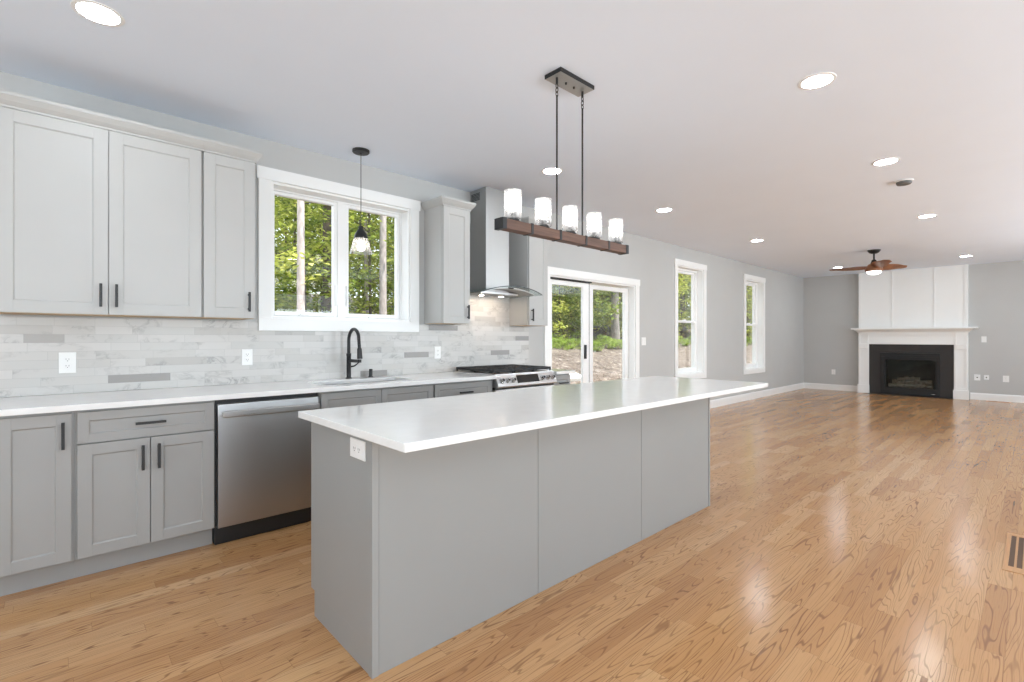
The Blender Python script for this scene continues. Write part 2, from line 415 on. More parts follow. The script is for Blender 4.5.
# window over the sink: twin casements
w1 = thing('window_1', 'wide twin white casement window above the kitchen sink', 'window', (1.78, YW, W1[2]), None, 'structure')
casing(w1, W1); jambs(w1, W1, YW+WT)
ys = YW+.118
fx0, fx1, fz0, fz1 = W1[0]+.0182, W1[1]-.0182, W1[2]+.0182, W1[3]-.0182
mid = 1.775
B('frame', [b for b in rect_frame(fx0, fx1, fz0, fz1, .012, ys, YW+WT-.01)] + [(mid-.035, mid+.035, ys, YW+WT-.01, fz0+.012, fz1-.012)], M_['vinyl'], w1, .0015)
for a, b in ((fx0+.012, mid-.035), (mid+.035, fx1-.012)):
    s = B('sash', rect_frame(a+.002, b-.002, fz0+.014, fz1-.014, .030, ys+.006, ys+.05, .034, .026), M_['vinyl'], w1, .0015)
    g = B('pane', [(a+.03, b-.03, ys+.027, ys+.031, fz0+.042, fz1-.034)], M_['glass'], s)
    cx = (a+b)/2
    B('crank_handle', [(cx-.055, cx+.055, ys-.018, ys+.004, fz0+.012, fz0+.024), (cx-.05, cx+.02, ys-.03, ys-.012, fz0+.020, fz0+.030)], M_['vinyl'], w1, .003)
for xx in (mid-.05, mid+.05):
    B('sash_lock', [(xx-.009, xx+.009, ys-.012, ys+.008, 1.52, 1.70), (xx-.006, xx+.006, ys-.022, ys-.01, 1.53, 1.62)], M_['vinyl'], w1, .003)
# sliding glass door
d1 = thing('door_1', 'white sliding glass door opening onto the wooded yard', 'door', (5.23, YW, 0), None, 'structure')
casing(d1, WD, .092, True)
x0, x1 = WD[0], WD[1]
B('jamb', [(x0, x0+.02, YW-.0005, YW+WT, 0, 2.005), (x1-.02, x1, YW-.0005, YW+WT, 0, 2.005), (x0+.02, x1-.02, YW-.0005, YW+WT, 1.985, 2.005), (x0+.02, x1-.02, YW-.0005, YW+WT, 0, .02)], M_['trim'], d1, .001)
B('track', [(x0+.02, 5.12, YW+.022, YW+.030, 1.967, 1.985), (x0+.02, 5.09, YW+.031, YW+.033, 1.96, 1.985)], M_['slot'], d1)
def panel_frame(x0_, x1_, wl, wr, y0_, y1_):
    return [(x0_, x0_+wl, y0_, y1_, .022, 1.965), (x1_-wr, x1_, y0_, y1_, .022, 1.965), (x0_+wl, x1_-wr, y0_, y1_, .022, .122), (x0_+wl, x1_-wr, y0_, y1_, 1.905, 1.965)]
s = B('sliding_panel', panel_frame(x0+.022, 5.090, .078, .125, YW+.045, YW+.08), M_['vinyl'], d1, .002)
B('pane', [(x0+.09, 4.975, YW+.06, YW+.066, .115, 1.91)], M_['glass'], s)
B('edge_seal', [(5.0905, 5.097, YW+.044, YW+.08, .03, 1.96)], M_['slot'], s)
B('pull_handle', [(4.985, 5.012, YW+.018, YW+.0445, .98, 1.16)], M_['black'], s, .004)
s = B('fixed_panel', panel_frame(5.075, x1-.022, .165, .085, YW+.096, YW+.135), M_['vinyl'], d1, .002)
B('pane', [(5.235, x1-.10, YW+.113, YW+.119, .115, 1.91)], M_['glass'], s)
# two double-hung windows
for nm, W, lb in (('window_2', W2, 'tall white double-hung window nearer to the glass door'), ('window_3', W3, 'tall white double-hung window nearer to the far corner')):
    w = thing(nm, lb, 'window', ((W[0]+W[1])/2, YW, W[2]), None, 'structure')
    casing(w, W); jambs(w, W, YW+WT)
    a, b, z0, z1 = W[0]+.018, W[1]-.018, W[2]+.018, W[3]-.018; y = YW+.10; zm = 1.528
    B('frame', rect_frame(a, b, z0, z1, .03, y, YW+WT-.005), M_['vinyl'], w, .0015)
    for nm2, za, zb, yo in (('lower_sash', z0+.03, zm+.02, .004), ('upper_sash', zm-.02, z1-.03, .04)):
        s = B(nm2, rect_frame(a+.031, b-.031, za, zb, .045, y+yo, y+yo+.034, .05 if yo < .01 else .036, .036), M_['vinyl'], w, .0015)
        B('pane', [(a+.07, b-.07, y+yo+.015, y+yo+.019, za+.03, zb-.03)], M_['glass'], s)
    B('sash_lock', [((a+b)/2-.03, (a+b)/2+.03, y-.004, y+.03, zm+.02, zm+.035)], M_['vinyl'], w, .003)
# windows added in the unseen walls to let more light in
k = 4
for axis, hs, at in (('x', RW, Y0-WT), ('y', LW, X0-WT)):
    for a, b, z0, z1 in hs:
        w = thing('window_%d' % k, 'wide white window in the wall behind the photographer', 'window', ((a+b)/2, at, z0) if axis == 'x' else (at, (a+b)/2, z0), 'windows behind the photographer', 'structure')
        sw = (lambda q: q) if axis == 'x' else (lambda q: (q[2], q[3], q[0], q[1], q[4], q[5]))
        m = (a+b)/2
        B('frame', [sw(q) for q in rect_frame(a, m, z0, z1, .05, at+.05, at+.1) + rect_frame(m, b, z0, z1, .05, at+.05, at+.1)], M_['vinyl'], w, .002)
        B('casing', [sw(q) for q in rect_frame(a-.09, b+.09, z0-.09, z1+.09, .09, at+WT+.0005, at+WT+.02)], M_['trim'], w, .002)
        B('pane', [sw((a+.04, b-.04, at+.072, at+.078, z0+.04, z1-.04))], M_['glass'], w)
        k += 1

# ------------------------------------------------------------------ kitchen run along the back wall
# marble backsplash (a thin layer set on the wall)
TY = YW-.009
structure('backsplash', [(-.25, 1.080, TY, YW-.0004, .9145, 1.3715), (1.080, 2.470, TY, YW-.0004, .9145, 1.3035), (2.470, 2.862, TY, YW-.0004, .9145, 1.3715),
                         (2.862, 3.622, TY, YW-.0004, .60, 1.72), (3.622, 3.92, TY, YW-.0004, .9145, 1.3715)], M_['tile'], 'white marble strip tile backsplash', 'backsplash')

def shaker(root, x0, x1, z0, z1, yf, st=.057, th=.02, name='door', m=None):
    """frame-and-panel front facing -Y with its face at yf"""
    bm = bmesh.new()
    for b in rect_frame(x0, x1, z0, z1, st, yf, yf+th): box(bm, *b)
    e = .007
    # sloped inner lip then the recessed panel
    xi0, xi1, zi0, zi1 = x0+st, x1-st, z0+st, z1-st
    o_ = [(xi0, yf+.0015, zi0), (xi1, yf+.0015, zi0), (xi1, yf+.0015, zi1), (xi0, yf+.0015, zi1)]
    i_ = [(xi0+.006, yf+e, zi0+.006), (xi1-.006, yf+e, zi0+.006), (xi1-.006, yf+e, zi1-.006), (xi0+.006, yf+e, zi1-.006)]
    A = [bm.verts.new(p) for p in o_]; I = [bm.verts.new(p) for p in i_]
    for q in range(4): bm.faces.new((A[q], A[(q+1) % 4], I[(q+1) % 4], I[q]))
    bm.faces.new(I)
    box(bm, xi0, xi1, yf+.010, yf+th-.002, zi0, zi1)
    return mesh_of(name, bm, m or (M_['cablow'] if z1 < 1 else M_['cab']), root, .0009)
def pull(root, x, z, yf, ln=.13, vert=True, m=None):
    """slim square bar pull with two posts"""
    h = ln/2; w = .0065
    if vert:
        bx = [(x-w, x+w, yf-.036, yf-.023, z-h, z+h)] + [(x-w*.8, x+w*.8, yf-.023, yf-.0005, z+s*(h-.018)-w*.8, z+s*(h-.018)+w*.8) for s in (-1, 1)]
    else:
        bx = [(x-h, x+h, yf-.036, yf-.023, z-w, z+w)] + [(x+s*(h-.018)-w*.8, x+s*(h-.018)+w*.8, yf-.023, yf-.0005, z-w*.8, z+w*.8) for s in (-1, 1)]
    o = B('handle', bx, M_['black'], root, .0012); o['label'] = 'slim black bar pull'; return o

YB = 3.315          # base door faces
YBF = YB+.021       # base carcass front
def base_body(root, x0, x1, hollow=None):
    B('body', [(x0, x1, YBF, YW-.002, .114, .882)] if not hollow else
      [(x0, x0+.018, YBF, YW-.002, .114, .882), (x1-.018, x1, YBF, YW-.002, .114, .882), (x0+.018, x1-.018, YBF, YBF+.02, .114, .882),
       (x0+.018, x1-.018, YW-.02, YW-.002, .114, .882), (x0+.018, x1-.018, YBF+.02, YW-.02, .114, .132)], M_['cablow'], root, .0008)
    B('toe_kick', [(x0, x1, YB+.085, YW-.01, .0005, .1135)], M_['cablow'], root)
ZB0, ZB1 = .122, .866
c = thing('base_cabinet', 'grey shaker base cabinet with a single tall door, at the left end of the run', 'cabinet', (-.095, 3.63, 0), 'base cabinets')
base_body(c, -.25, .054); d = shaker(c, -.228, .043, ZB0, ZB1, YB); pull(d, .011, .76, YB, .135)
c = thing('base_cabinet', 'grey shaker base cabinet with one drawer over two doors, left of the dishwasher', 'cabinet', (.365, 3.63, 0), 'base cabinets')
base_body(c, .0545, .676)
d = shaker(c, .064, .669, .708, .868, YB, .045, name='drawer'); pull(d, .365, .787, YB, .135, False)
d = shaker(c, .064, .3635, ZB0, .702, YB); pull(d, .330, .60, YB, .135)
d = shaker(c, .3670, .669, ZB0, .702, YB); pull(d, .401, .60, YB, .135)
# dishwasher
t = thing('dishwasher', 'stainless steel dishwasher with a bar handle under the counter', 'dishwasher', (.986, 3.63, 0))
B('body', [(.681, 1.293, YBF+.012, YW-.06, .02, .876)], M_['black'], t)
bm = bmesh.new(); xa, xb = .688, 1.287
pr = [(YB-.012+.012*abs(2*s/12-1)**3, .112+(.852-.112)*s/12) for s in range(13)]
prism(bm, [(y, z) for y, z in pr] + [(YBF+.011, .852), (YBF+.011, .112)], 'x', xa, xb)
mesh_of('door', bm, M_['steel'], t, .003)
B('handle', [(.703, 1.272, YB-.060, YB-.042, .776, .812), (.706, .730, YB-.044, YB-.002, .782, .806), (1.245, 1.269, YB-.044, YB-.002, .782, .806)], M_['steelh'], t, .005)
B('toe_kick', [(.684, 1.290, YB+.05, YBF+.1, .0005, .105)], M_['black'], t)
# sink base
c = thing('base_cabinet', 'grey shaker sink base cabinet with two false drawer fronts', 'cabinet', (1.755, 3.63, 0), 'base cabinets')
base_body(c, 1.297, 2.218, True)
for a, b in ((1.305, 1.7525), (1.7560, 2.209)):
    shaker(c, a, b, .708, .868, YB, .045, name='false_front')
    d = shaker(c, a, b, ZB0, .702, YB); pull(d, b-.034 if a < 1.5 else a+.034, .60, YB, .135)
c = thing('base_cabinet', 'grey shaker drawer base cabinet left of the range', 'cabinet', (2.53, 3.63, 0), 'base cabinets')
base_body(c, 2.2185, 2.842)
for za, zb in ((.708, .868), (.42, .702), (ZB0, .414)):
    d = shaker(c, 2.228, 2.834, za, zb, YB, .045, name='drawer'); pull(d, 2.53, (za+zb)/2 if za > .6 else zb-.05, YB, .135, False)
c = thing('base_cabinet', 'narrow grey shaker base cabinet right of the range', 'cabinet', (3.79, 3.63, 0), 'base cabinets')
base_body(c, 3.648, 3.918)
d = shaker(c, 3.655, 3.911, .708, .868, YB, .045, name='drawer'); pull(d, 3.783, .79, YB, .13, False)
d = shaker(c, 3.655, 3.911, ZB0, .702, YB); pull(d, 3.688, .60, YB, .135)

# countertops
YC = 3.262
def slab_with_hole(bm, x0, x1, y0, y1, z0, z1, hx0, hx1, hy0, hy1, r=.03):
    hole = []
    for cx_, cy_, a0 in ((hx1-r, hy1-r, 0), (hx0+r, hy1-r, PI/2), (hx0+r, hy0+r, PI), (hx1-r, hy0+r, 1.5*PI)):
        for i in range(5): a = a0 + PI/2*i/4; hole.append((cx_+r*math.cos(a), cy_+r*math.sin(a)))
    outer = [(x1, y1), (x0, y1), (x0, y0), (x1, y0)]
    for z, flip in ((z0, 1), (z1, 0)):
        H = [bm.verts.new((p[0], p[1], z)) for p in hole]; O = [bm.verts.new((p[0], p[1], z)) for p in outer]
        if flip: HL, OL = H, O
        else: HU, OU = H, O
        for q in range(4):
            seg_ = [H[q*5+i] for i in range(5)]
            for i in range(4): bm.faces.new((O[q], seg_[i], seg_[i+1]))
            bm.faces.new((O[q], H[q*5+4], H[(q*5+5) % 20], O[(q+1) % 4]))
    for q in range(4): bm.faces.new((OL[q], OL[(q+1) % 4], OU[(q+1) % 4], OU[q]))
    for i in range(20): bm.faces.new((HL[i], HU[i], HU[(i+1) % 20], HL[(i+1) % 20]))
bm = bmesh.new(); slab_with_hole(bm, -.25, 2.848, YC, YW-.0095, .884, .914, 1.365, 2.105, 3.42, 3.755)
tag(mesh_of('countertop', bm, M_['quartz'], None, .002), 'long white quartz worktop with the sink cut into it', 'countertop')
tag(B('countertop', [(3.640, 3.930, YC, YW-.0095, .884, .914)], M_['quartz'], None, .002), 'short white quartz worktop right of the range', 'countertop')
# sink
s = thing('sink', 'double-bowl stainless undermount sink below the window', 'sink', (1.735, 3.59, .70))
def bowl(x0, x1, y0, y1, z0, z1, t=.002):
    return [(x0, x1, y0, y1, z0, z0+t), (x0, x0+t, y0, y1, z0+t, z1), (x1-t, x1, y0, y1, z0+t, z1), (x0+t, x1-t, y0, y0+t, z0+t, z1), (x0+t, x1-t, y1-t, y1, z0+t, z1)]
B('bowl', bowl(1.36, 1.655, 3.412, 3.763, .68, .882), M_['steelh'], s)
B('bowl', bowl(1.685, 2.11, 3.412, 3.763, .66, .882), M_['steelh'], s)
B('divider', [(1.653, 1.687, 3.414, 3.761, .70, .872)], M_['steelh'], s, .004)
for xx, zz in ((1.51, .682), (1.90, .662)):
    bm = bmesh.new(); lathe(bm, [(.0, .0), (.043, .0), (.043, .003), (.03, .001)], (xx, 3.6, zz), 24, False); mesh_of('drain', bm, M_['chrome'], s, 0, True)
# faucet
f = thing('faucet', 'matte black spring-neck kitchen faucet standing behind the sink', 'faucet', (1.752, 3.872, .914))
fx, fy = 1.752, 3.872
bm = bmesh.new(); lathe(bm, [(.026, 0.0005), (.026, .006), (.018, .010), (.018, .185), (.0195, .187), (.0195, .205), (.014, .210)], (fx, fy, .914), 24); mesh_of('body', bm, M_['black'], f, 0, True)
arc = [(fx, fy, 1.11), (fx, fy, 1.225)] + [(fx, fy-.095+.095*math.cos(a), 1.225+.095*math.sin(a)) for a in [PI*i/14 for i in range(1, 13)]] + [(fx, fy-.197, 1.155)]
bm = bmesh.new(); tube(bm, arc, .0135, 14)
for q in range(3, len(arc)-1):
    pass
mesh_of('spout', bm, M_['black'], f, 0, True)
bm = bmesh.new(); cyl(bm, (fx, fy-.195, 1.165), (fx, fy-.203, 1.082), .0180, .0215, 18); mesh_of('spray_head', bm, M_['black'], f, 0, True)
bm = bmesh.new(); tube(bm, [(fx, fy-.012, 1.062), (fx, fy-.100, 1.062), (fx, fy-.190, 1.062)], [.013, .013, .012], 14); cyl(bm, (fx, fy-.1985, 1.052), (fx, fy-.1985, 1.0775), .015, .015, 18); mesh_of('docking_arm', bm, M_['black'], f, 0, True)
bm = bmesh.new(); tube(bm, [(fx+.012, fy, 1.01), (fx+.05, fy, 1.015), (fx+.085, fy-.01, 1.045)], [.008, .006, .005], 10); mesh_of('lever', bm, M_['black'], f, 0, True)
bm = bmesh.new(); lathe(bm, [(.021, .0005), (.021, .006), (.0145, .008), (.0145, .066), (.012, .070)], (1.95, 3.875, .914), 20)
tag(mesh_of('air_switch', bm, M_['black'], None, 0, True), 'short round black button post right of the faucet', 'switch')

# range
r = thing('range', 'stainless gas range with black iron grates', 'range', (3.244, 3.6, 0))
RX0, RX1 = 2.852, 3.636
B('body', [(RX0, RX1, 3.335, YW-.03, .03, .905)], M_['steel'], r, .002)
B('cooktop', [(RX0+.002, RX1-.002, 3.30, YW-.02, .9055, .922)], M_['steelh'], r, .003)
bm = bmesh.new(); prism(bm, [(3.334, .800), (3.262, .800), (3.250, .815), (3.290, .912), (3.334, .912)], 'x', RX0+.003, RX1-.003); mesh_of('control_panel', bm, M_['steelh'], r, .003)
def onpanel(x, z, off=0):      # point on the slanted control panel
    k_ = (z-.815)/(.912-.815); n = Vector((0, -.925, .381)); return Vector((x, 3.250+.040*k_, z)) + n*off
nrm = Vector((0, -.925, .381))
bm = bmesh.new()
q = [onpanel(x, z, o) for x, z in ((3.10, .832), (3.385, .832), (3.385, .902), (3.10, .902)) for o in (0.0005, .004)]
vs = [bm.verts.new(p) for p in q]
for fc in ((0, 2, 4, 6), (1, 3, 5, 7), (0, 2, 3, 1), (2, 4, 5, 3), (4, 6, 7, 5), (6, 0, 1, 7)): bm.faces.new([vs[i] for i in fc])
mesh_of('display', bm, M_['blackglass'], r)
for kx in (2.905, 2.975, 3.045, 3.435, 3.505, 3.575):
    bm = bmesh.new(); p = onpanel(kx, .860); cyl(bm, p+nrm*.0004, p+nrm*.010, .026, .026, 24); cyl(bm, p+nrm*.010, p+nrm*.036, .0215, .018, 24)
    kn = mesh_of('knob', bm, M_['chrome'], r, .001, True)
    bm = bmesh.new(); q = p+nrm*.0364; cyl(bm, q, q+nrm*.001, .013, .012, 20); mesh_of('knob_face', bm, M_['slot'], kn)
od = B('oven_door', [(RX0+.004, RX1-.004, 3.290, 3.334, .20, .780)], M_['steelh'], r, .004)
B('oven_window', [(RX0+.11, RX1-.11, 3.2865, 3.2898, .33, .64)], M_['blackglass'], od)
bm = bmesh.new(); tube(bm, [(RX0+.05, 3.235, .745), (RX1-.05, 3.235, .745)], .013, 14)
for xx in (RX0+.08, RX1-.08): cyl(bm, (xx, 3.235, .745), (xx, 3.2895, .745), .009)
mesh_of('oven_handle', bm, M_['chrome'], od, 0, True)
B('vent_gap', [(RX0+.004, RX1-.004, 3.30, 3.334, .781, .799)], M_['black'], r)
B('bottom_drawer', [(RX0+.004, RX1-.004, 3.295, 3.334, .06, .195)], M_['steelh'], r, .004)
for i in range(4):
    B('foot', [(RX0+.03+(i % 2)*.69, RX0+.06+(i % 2)*.69, 3.36+(i//2)*.5, 3.39+(i//2)*.5, .0005, .03)], M_['black'], r)
gw = (RX1-RX0-.02)/3
for g in range(3):
    a = RX0+.01+g*gw+.003; b = a+gw-.006; ya, yb = 3.325, 3.895; zt0, zt1 = .938, .962
    bx = [(a, a+.013, ya, yb, zt0, zt1), (b-.013, b, ya, yb, zt0, zt1), (a+.013, b-.013, ya, ya+.013, zt0, zt1), (a+.013, b-.013, yb-.013, yb, zt0, zt1)]
    for yy in (ya+.07, ya+.14, ya+.21, ya+.28, ya+.35, ya+.42, ya+.49): bx.append((a+.013, b-.013, yy-.006, yy+.006, zt0, zt1))
    xm = (a+b)/2; bx.append((xm-.006, xm+.006, ya+.013, yb-.013, zt0, zt1-.001))
    for xx in (a+.001, b-.013):
        for yy in (ya+.001, (ya+yb)/2-.006, yb-.014): bx.append((xx, xx+.012, yy, yy+.012, .9225, zt0))
    B('grate', bx, M_['iron'], r, .0015)
    for yy in ((ya+.14, yb-.14) if g != 1 else ((ya+yb)/2,)):
        bm = bmesh.new(); lathe(bm, [(.05, .0005), (.05, .006), (.036, .008), (.036, .018), (.030, .020)], (xm, yy, .922), 24); mesh_of('burner', bm, M_['iron'], r, 0, True)

# upper cabinets
YU = 3.640; YUF = YU+.021; ZU0, ZU1 = 1.381, 2.440
def crown_profile(y):  # (y,z) facing -Y
    return [(y+.012, 2.447), (y-.004, 2.447), (y-.004, 2.458), (y-.010, 2.464), (y-.022, 2.478), (y-.032, 2.494), (y-.038, 2.503), (y-.038, 2.520), (y+.012, 2.520)]
def crown(root, x0, x1, left=False, right=False):
    """mitred crown moulding: front run with returns on the open sides"""
    bm = bmesh.new(); pf = crown_profile(0); yb = YW-.002
    path = []
    def ring(fn): path.append([fn(o_, z) for o_, z in pf])
    if left:
        ring(lambda o_, z: (x0+o_, yb, z)); ring(lambda o_, z: (x0+o_, YU+o_, z))
    else: ring(lambda o_, z: (x0, YU+o_, z))
    if right:
        ring(lambda o_, z: (x1-o_, YU+o_, z)); ring(lambda o_, z: (x1-o_, yb, z))
    else: ring(lambda o_, z: (x1, YU+o_, z))
    rings(bm, path)
    return mesh_of('crown_molding', bm, M_['cab'], root)
def upper(label, x0, x1, doors, left=False, right=False, handles=()):
    c = thing('wall_cabinet', label, 'cabinet', ((x0+x1)/2, YW, ZU0), 'wall cabinets')
    B('body', [(x0, x1, YUF, YW-.002, ZU0+.004, ZU1+.076)], M_['cab'], c, .0008)
    B('bottom_panel', [(x0+.004, x1-.004, YUF+.012, YW-.012, ZU0, ZU0+.0036)], M_['cabin'], c)
    for i, (a, b) in enumerate(doors):
        d = shaker(c, a, b, ZU0+.002, 2.446, YU, .064); pull(d, handles[i], 1.492, YU, .132)
    crown(c, x0, x1, left, right); return c
upper('double-door light grey wall cabinet at the upper left', -.252, .6705, [(-.244, .2035), (.2070, .664)], False, False, (.170, .240))
upper('single-door light grey wall cabinet against the left side of the sink window', .6710, .985, [(.678, .978)], False, True, (.938,))
upper('tall narrow light grey wall cabinet between the sink window and the hood', 2.530, 2.846, [(2.537, 2.839)], True, True, (2.806,))
upper('narrow light grey wall cabinet between the hood and the glass door', 3.622, 3.920, [(3.629, 3.913)], True, True, (3.662,))

# range hood
h = thing('range_hood', 'stainless chimney range hood with a curved glass canopy', 'hood', (3.236, YW, 1.66))
CX0, CX1 = 3.070, 3.375; CYF = 3.682
B('chimney', [(CX0, CX1, CYF, YW-.01, 1.70, 2.42)], M_['steelc'], h, .002)
ch = B('chimney_extension', [(CX0+.006, CX1-.006, CYF+.006, YW-.01, 2.421, CEIL-.001)], M_['steelc'], h, .0015)
B('vent_slots', [(CX0+.0050, CX0+.0062, YW-.165, YW-.03, 2.632+i*.013, 2.640+i*.013) for i in range(6)], M_['slot'], ch)
GX0, GX1 = 2.858, 3.612; GY0 = 3.415
def gz(x):
    s_ = (x-(GX0+GX1)/2)/((GX1-GX0)/2); return 1.745-.062*s_*s_
N = 24; bm = bmesh.new(); xs = [GX0+(GX1-GX0)*i/N for i in range(N+1)]
rings(bm, [[(x, GY0+.02*((2*i/N-1)**4), gz(x)), (x, YW-.03, gz(x)), (x, YW-.03, gz(x)+.006), (x, GY0+.02*((2*i/N-1)**4), gz(x)+.006)] for i, x in enumerate(xs)])
gc = mesh_of('glass_canopy', bm, M_['hoodglass'], h)
bm = bmesh.new()
rings(bm, [[(x, GY0-.003+.02*((2*i/N-1)**4), gz(x)-.0005), (x, GY0+.0+.02*((2*i/N-1)**4), gz(x)-.0005), (x, GY0+.02*((2*i/N-1)**4), gz(x)+.0065), (x, GY0-.003+.02*((2*i/N-1)**4), gz(x)+.0065)] for i, x in enumerate(xs)])
mesh_of('glass_edge', bm, M_['hoodedge'], gc)
bx0, bx1, by0 = 2.905, 3.565, 3.50
NB = 16; bm = bmesh.new(); bxs = [bx0+(bx1-bx0)*i/NB for i in range(NB+1)]
rings(bm, [[(x, by0, gz(x)-.0135), (x, YW-.02, gz(x)-.0135), (x, YW-.02, gz(x)-.0015), (x, by0, gz(x)-.0015)] for x in bxs]); mesh_of('hood_body', bm, M_['steelc'], h)
B('filter_box', [(2.985, 3.485, 3.66, YW-.02, 1.686, 1.7065)], M_['steelh'], h, .003)
B('grease_filter', [(3.02, 3.225, 3.70, 3.88, 1.681, 1.6855), (3.24, 3.45, 3.70, 3.88, 1.681, 1.6855)], M_['steel'], h, .002)
for xx in (3.10, 3.365):
    bm = bmesh.new(); lathe(bm, [(.026, -.004), (.026, .0)], (xx, 3.79, 1.6805), 20); lp = mesh_of('lamp_ring', bm, M_['chrome'], h, 0, True)
    bm = bmesh.new(); lathe(bm, [(.020, -.0055), (.020, -.0042)], (xx, 3.79, 1.6805), 20); mesh_of('lamp_lens', bm, M_['hoodlens'], lp)
B('button_strip', [(3.20, 3.27, by0-.003, by0-.0005, 1.731, 1.741)], M_['blackglass'], h)

# ------------------------------------------------------------------ island
isl = thing('kitchen_island', 'long grey panelled kitchen island base under a white slab', 'island', (2.19, 1.93, 0))
IX0, IX1, IY0, IY1 = .838, 3.540, 1.650, 2.245
B('body', [(IX0+.014, IX1-.014, IY0+.014, IY1-.022, .114, .882), (IX0+.014, IX1-.014, IY0+.014, 2.19, .0005, .1135)], M_['island'], isl)
B('end_panel', [(IX0, IX0+.0135, IY0+.012, IY1, .114, .883), (IX0, IX0+.0135, IY0+.012, 2.205, .0005, .1139)], M_['island'], isl)
B('end_panel', [(IX1-.0135, IX1, IY0+.012, IY1, .114, .883), (IX1-.0135, IX1, IY0+.012, 2.205, .0005, .1139)], M_['island'], isl)
for a, b in ((.864, 1.7085), (1.7115, 2.6215), (2.6245, 3.520)):
    B('back_panel', [(a, b, IY0+.004, IY0+.0138, .0005, .883)], M_['island'], isl, .001)
for a, b in ((IX0-.003, IX0+.024), (IX1-.018, IX1+.003)):
    B('corner_trim', [(a, b, IY0, IY0+.0138, .0005, .883), (a if a < 2 else b-.005, a+.005 if a < 2 else b, IY0+.0138, IY0+.03, .0005, .883)], M_['island'], isl, .0012)
for i in range(4):
    a = IX0+.016+i*.669; b = a+.663
    d = shaker(isl, a, b, .708, .868, IY1-.0215, .045, name='drawer', m=M_['island'])
    d2 = shaker(isl, a, b, .122, .702, IY1-.0215, name='door', m=M_['island'])
    for o in (d, d2):
        o.data.transform(Matrix.Translation((0, 2*(isl.location.y) - 2*isl.location.y, 0)))
# those fronts face the run: mirror them about their own plane
for o in [ch_ for ch_ in isl.children if ch_.name.split('.')[0] in ('drawer', 'door')]:
    y_mid = (IY1-.0215+.01) - isl.location.y
    for vtx in o.data.vertices: vtx.co.y = 2*y_mid - vtx.co.y
    o.data.flip_normals()
tag(B('countertop', [(.7965, 3.853, 1.354, 2.293, .884, .914)], M_['quartz'], None, .003), 'large white quartz slab on the kitchen island', 'countertop')

# ------------------------------------------------------------------ outlets and switches
def plate(name, label, cat, c, n, w=.072, hgt=.117, kind='outlet', horizontal=False, group=None):
    """cover plate at c whose outward normal is n ('-y' or '-x')"""
    th = thing(name, label, cat, c, group)
    def bx(u0, u1, d0, d1, z0, z1):
        if n == '-y': return (c[0]+u0, c[0]+u1, c[1]-d1, c[1]-d0, c[2]+z0, c[2]+z1)
        return (c[0]-d1, c[0]-d0, c[1]-u1, c[1]-u0, c[2]+z0, c[2]+z1)
    if horizontal: w, hgt = hgt, w
    B('cover_plate', [bx(-w/2, w/2, .0003, .006, -hgt/2, hgt/2)], M_['plastic'], th, .002)
    if kind == 'outlet':
        for s_ in (-1, 1):
            u, v_ = (s_*.0195, 0) if horizontal else (0, s_*.0195)
            so = B('socket', [bx(u-.0165, u+.0165, .006, .008, v_-.0155, v_+.0155)], M_['plastic'], th, .001)
            B('slots', [bx(u-.0075, u-.0055, .008, .0084, v_-.002, v_+.006), bx(u+.0055, u+.0075, .008, .0084, v_-.002, v_+.006), bx(u-.002, u+.002, .008, .0084, v_-.010, v_-.006)], M_['slot'], so)
    elif kind == 'switch':
        for u in ((0,) if w < .1 else (-.023, .023)):
            B('rocker', [bx(u-.0165, u+.0165, .006, .009, -.033, .033)], M_['plastic'], th, .0015)
    elif kind == 'jack':
        B('jack', [bx(-.010, .010, .006, .009, -.010, .010)], M_['slot'], th, .001)
    return th
plate('wall_outlet', 'white outlet on the tile above the cabinet with one drawer and two doors', 'outlet', (.033, TY, 1.10), '-y', .078, .125)
plate('wall_outlet', 'white outlet on the tile above the dishwasher', 'outlet', (1.006, TY, 1.108), '-y')
plate('wall_outlet', 'white outlet on the tile between the sink and the range', 'outlet', (2.675, TY, 1.108), '-y')
plate('wall_outlet', 'white sideways outlet on the end of the island', 'outlet', (IX0, 1.766, .823), '-x', .074, .125, horizontal=True)
plate('light_switch', 'white double switch on the wall right of the glass door', 'switch', (6.32, YW, 1.20), '-y', .116, .117, 'switch')
plate('light_switch', 'white switch on the wall beside the right end of the mantel', 'switch', (XF, .714, 1.222), '-x', .075, .12, 'switch')
plate('cable_plate', 'white blank-looking plate low on the wall, nearest to the fireplace on its right', 'plate', (XF, .812, .452), '-x', .09, .12, 'jack')
plate('cable_plate', 'small white plate low on the wall, second from the fireplace on its right', 'plate', (XF, .678, .460), '-x', .07, .09, 'jack')
plate('wall_outlet', 'white outlet low on the far wall well right of the fireplace', 'outlet', (XF, .404, .447), '-x', .085, .125)
plate('wall_outlet', 'white outlet low on the far wall left of the fireplace', 'outlet', (XF, 3.31, .437), '-x', .08, .12)

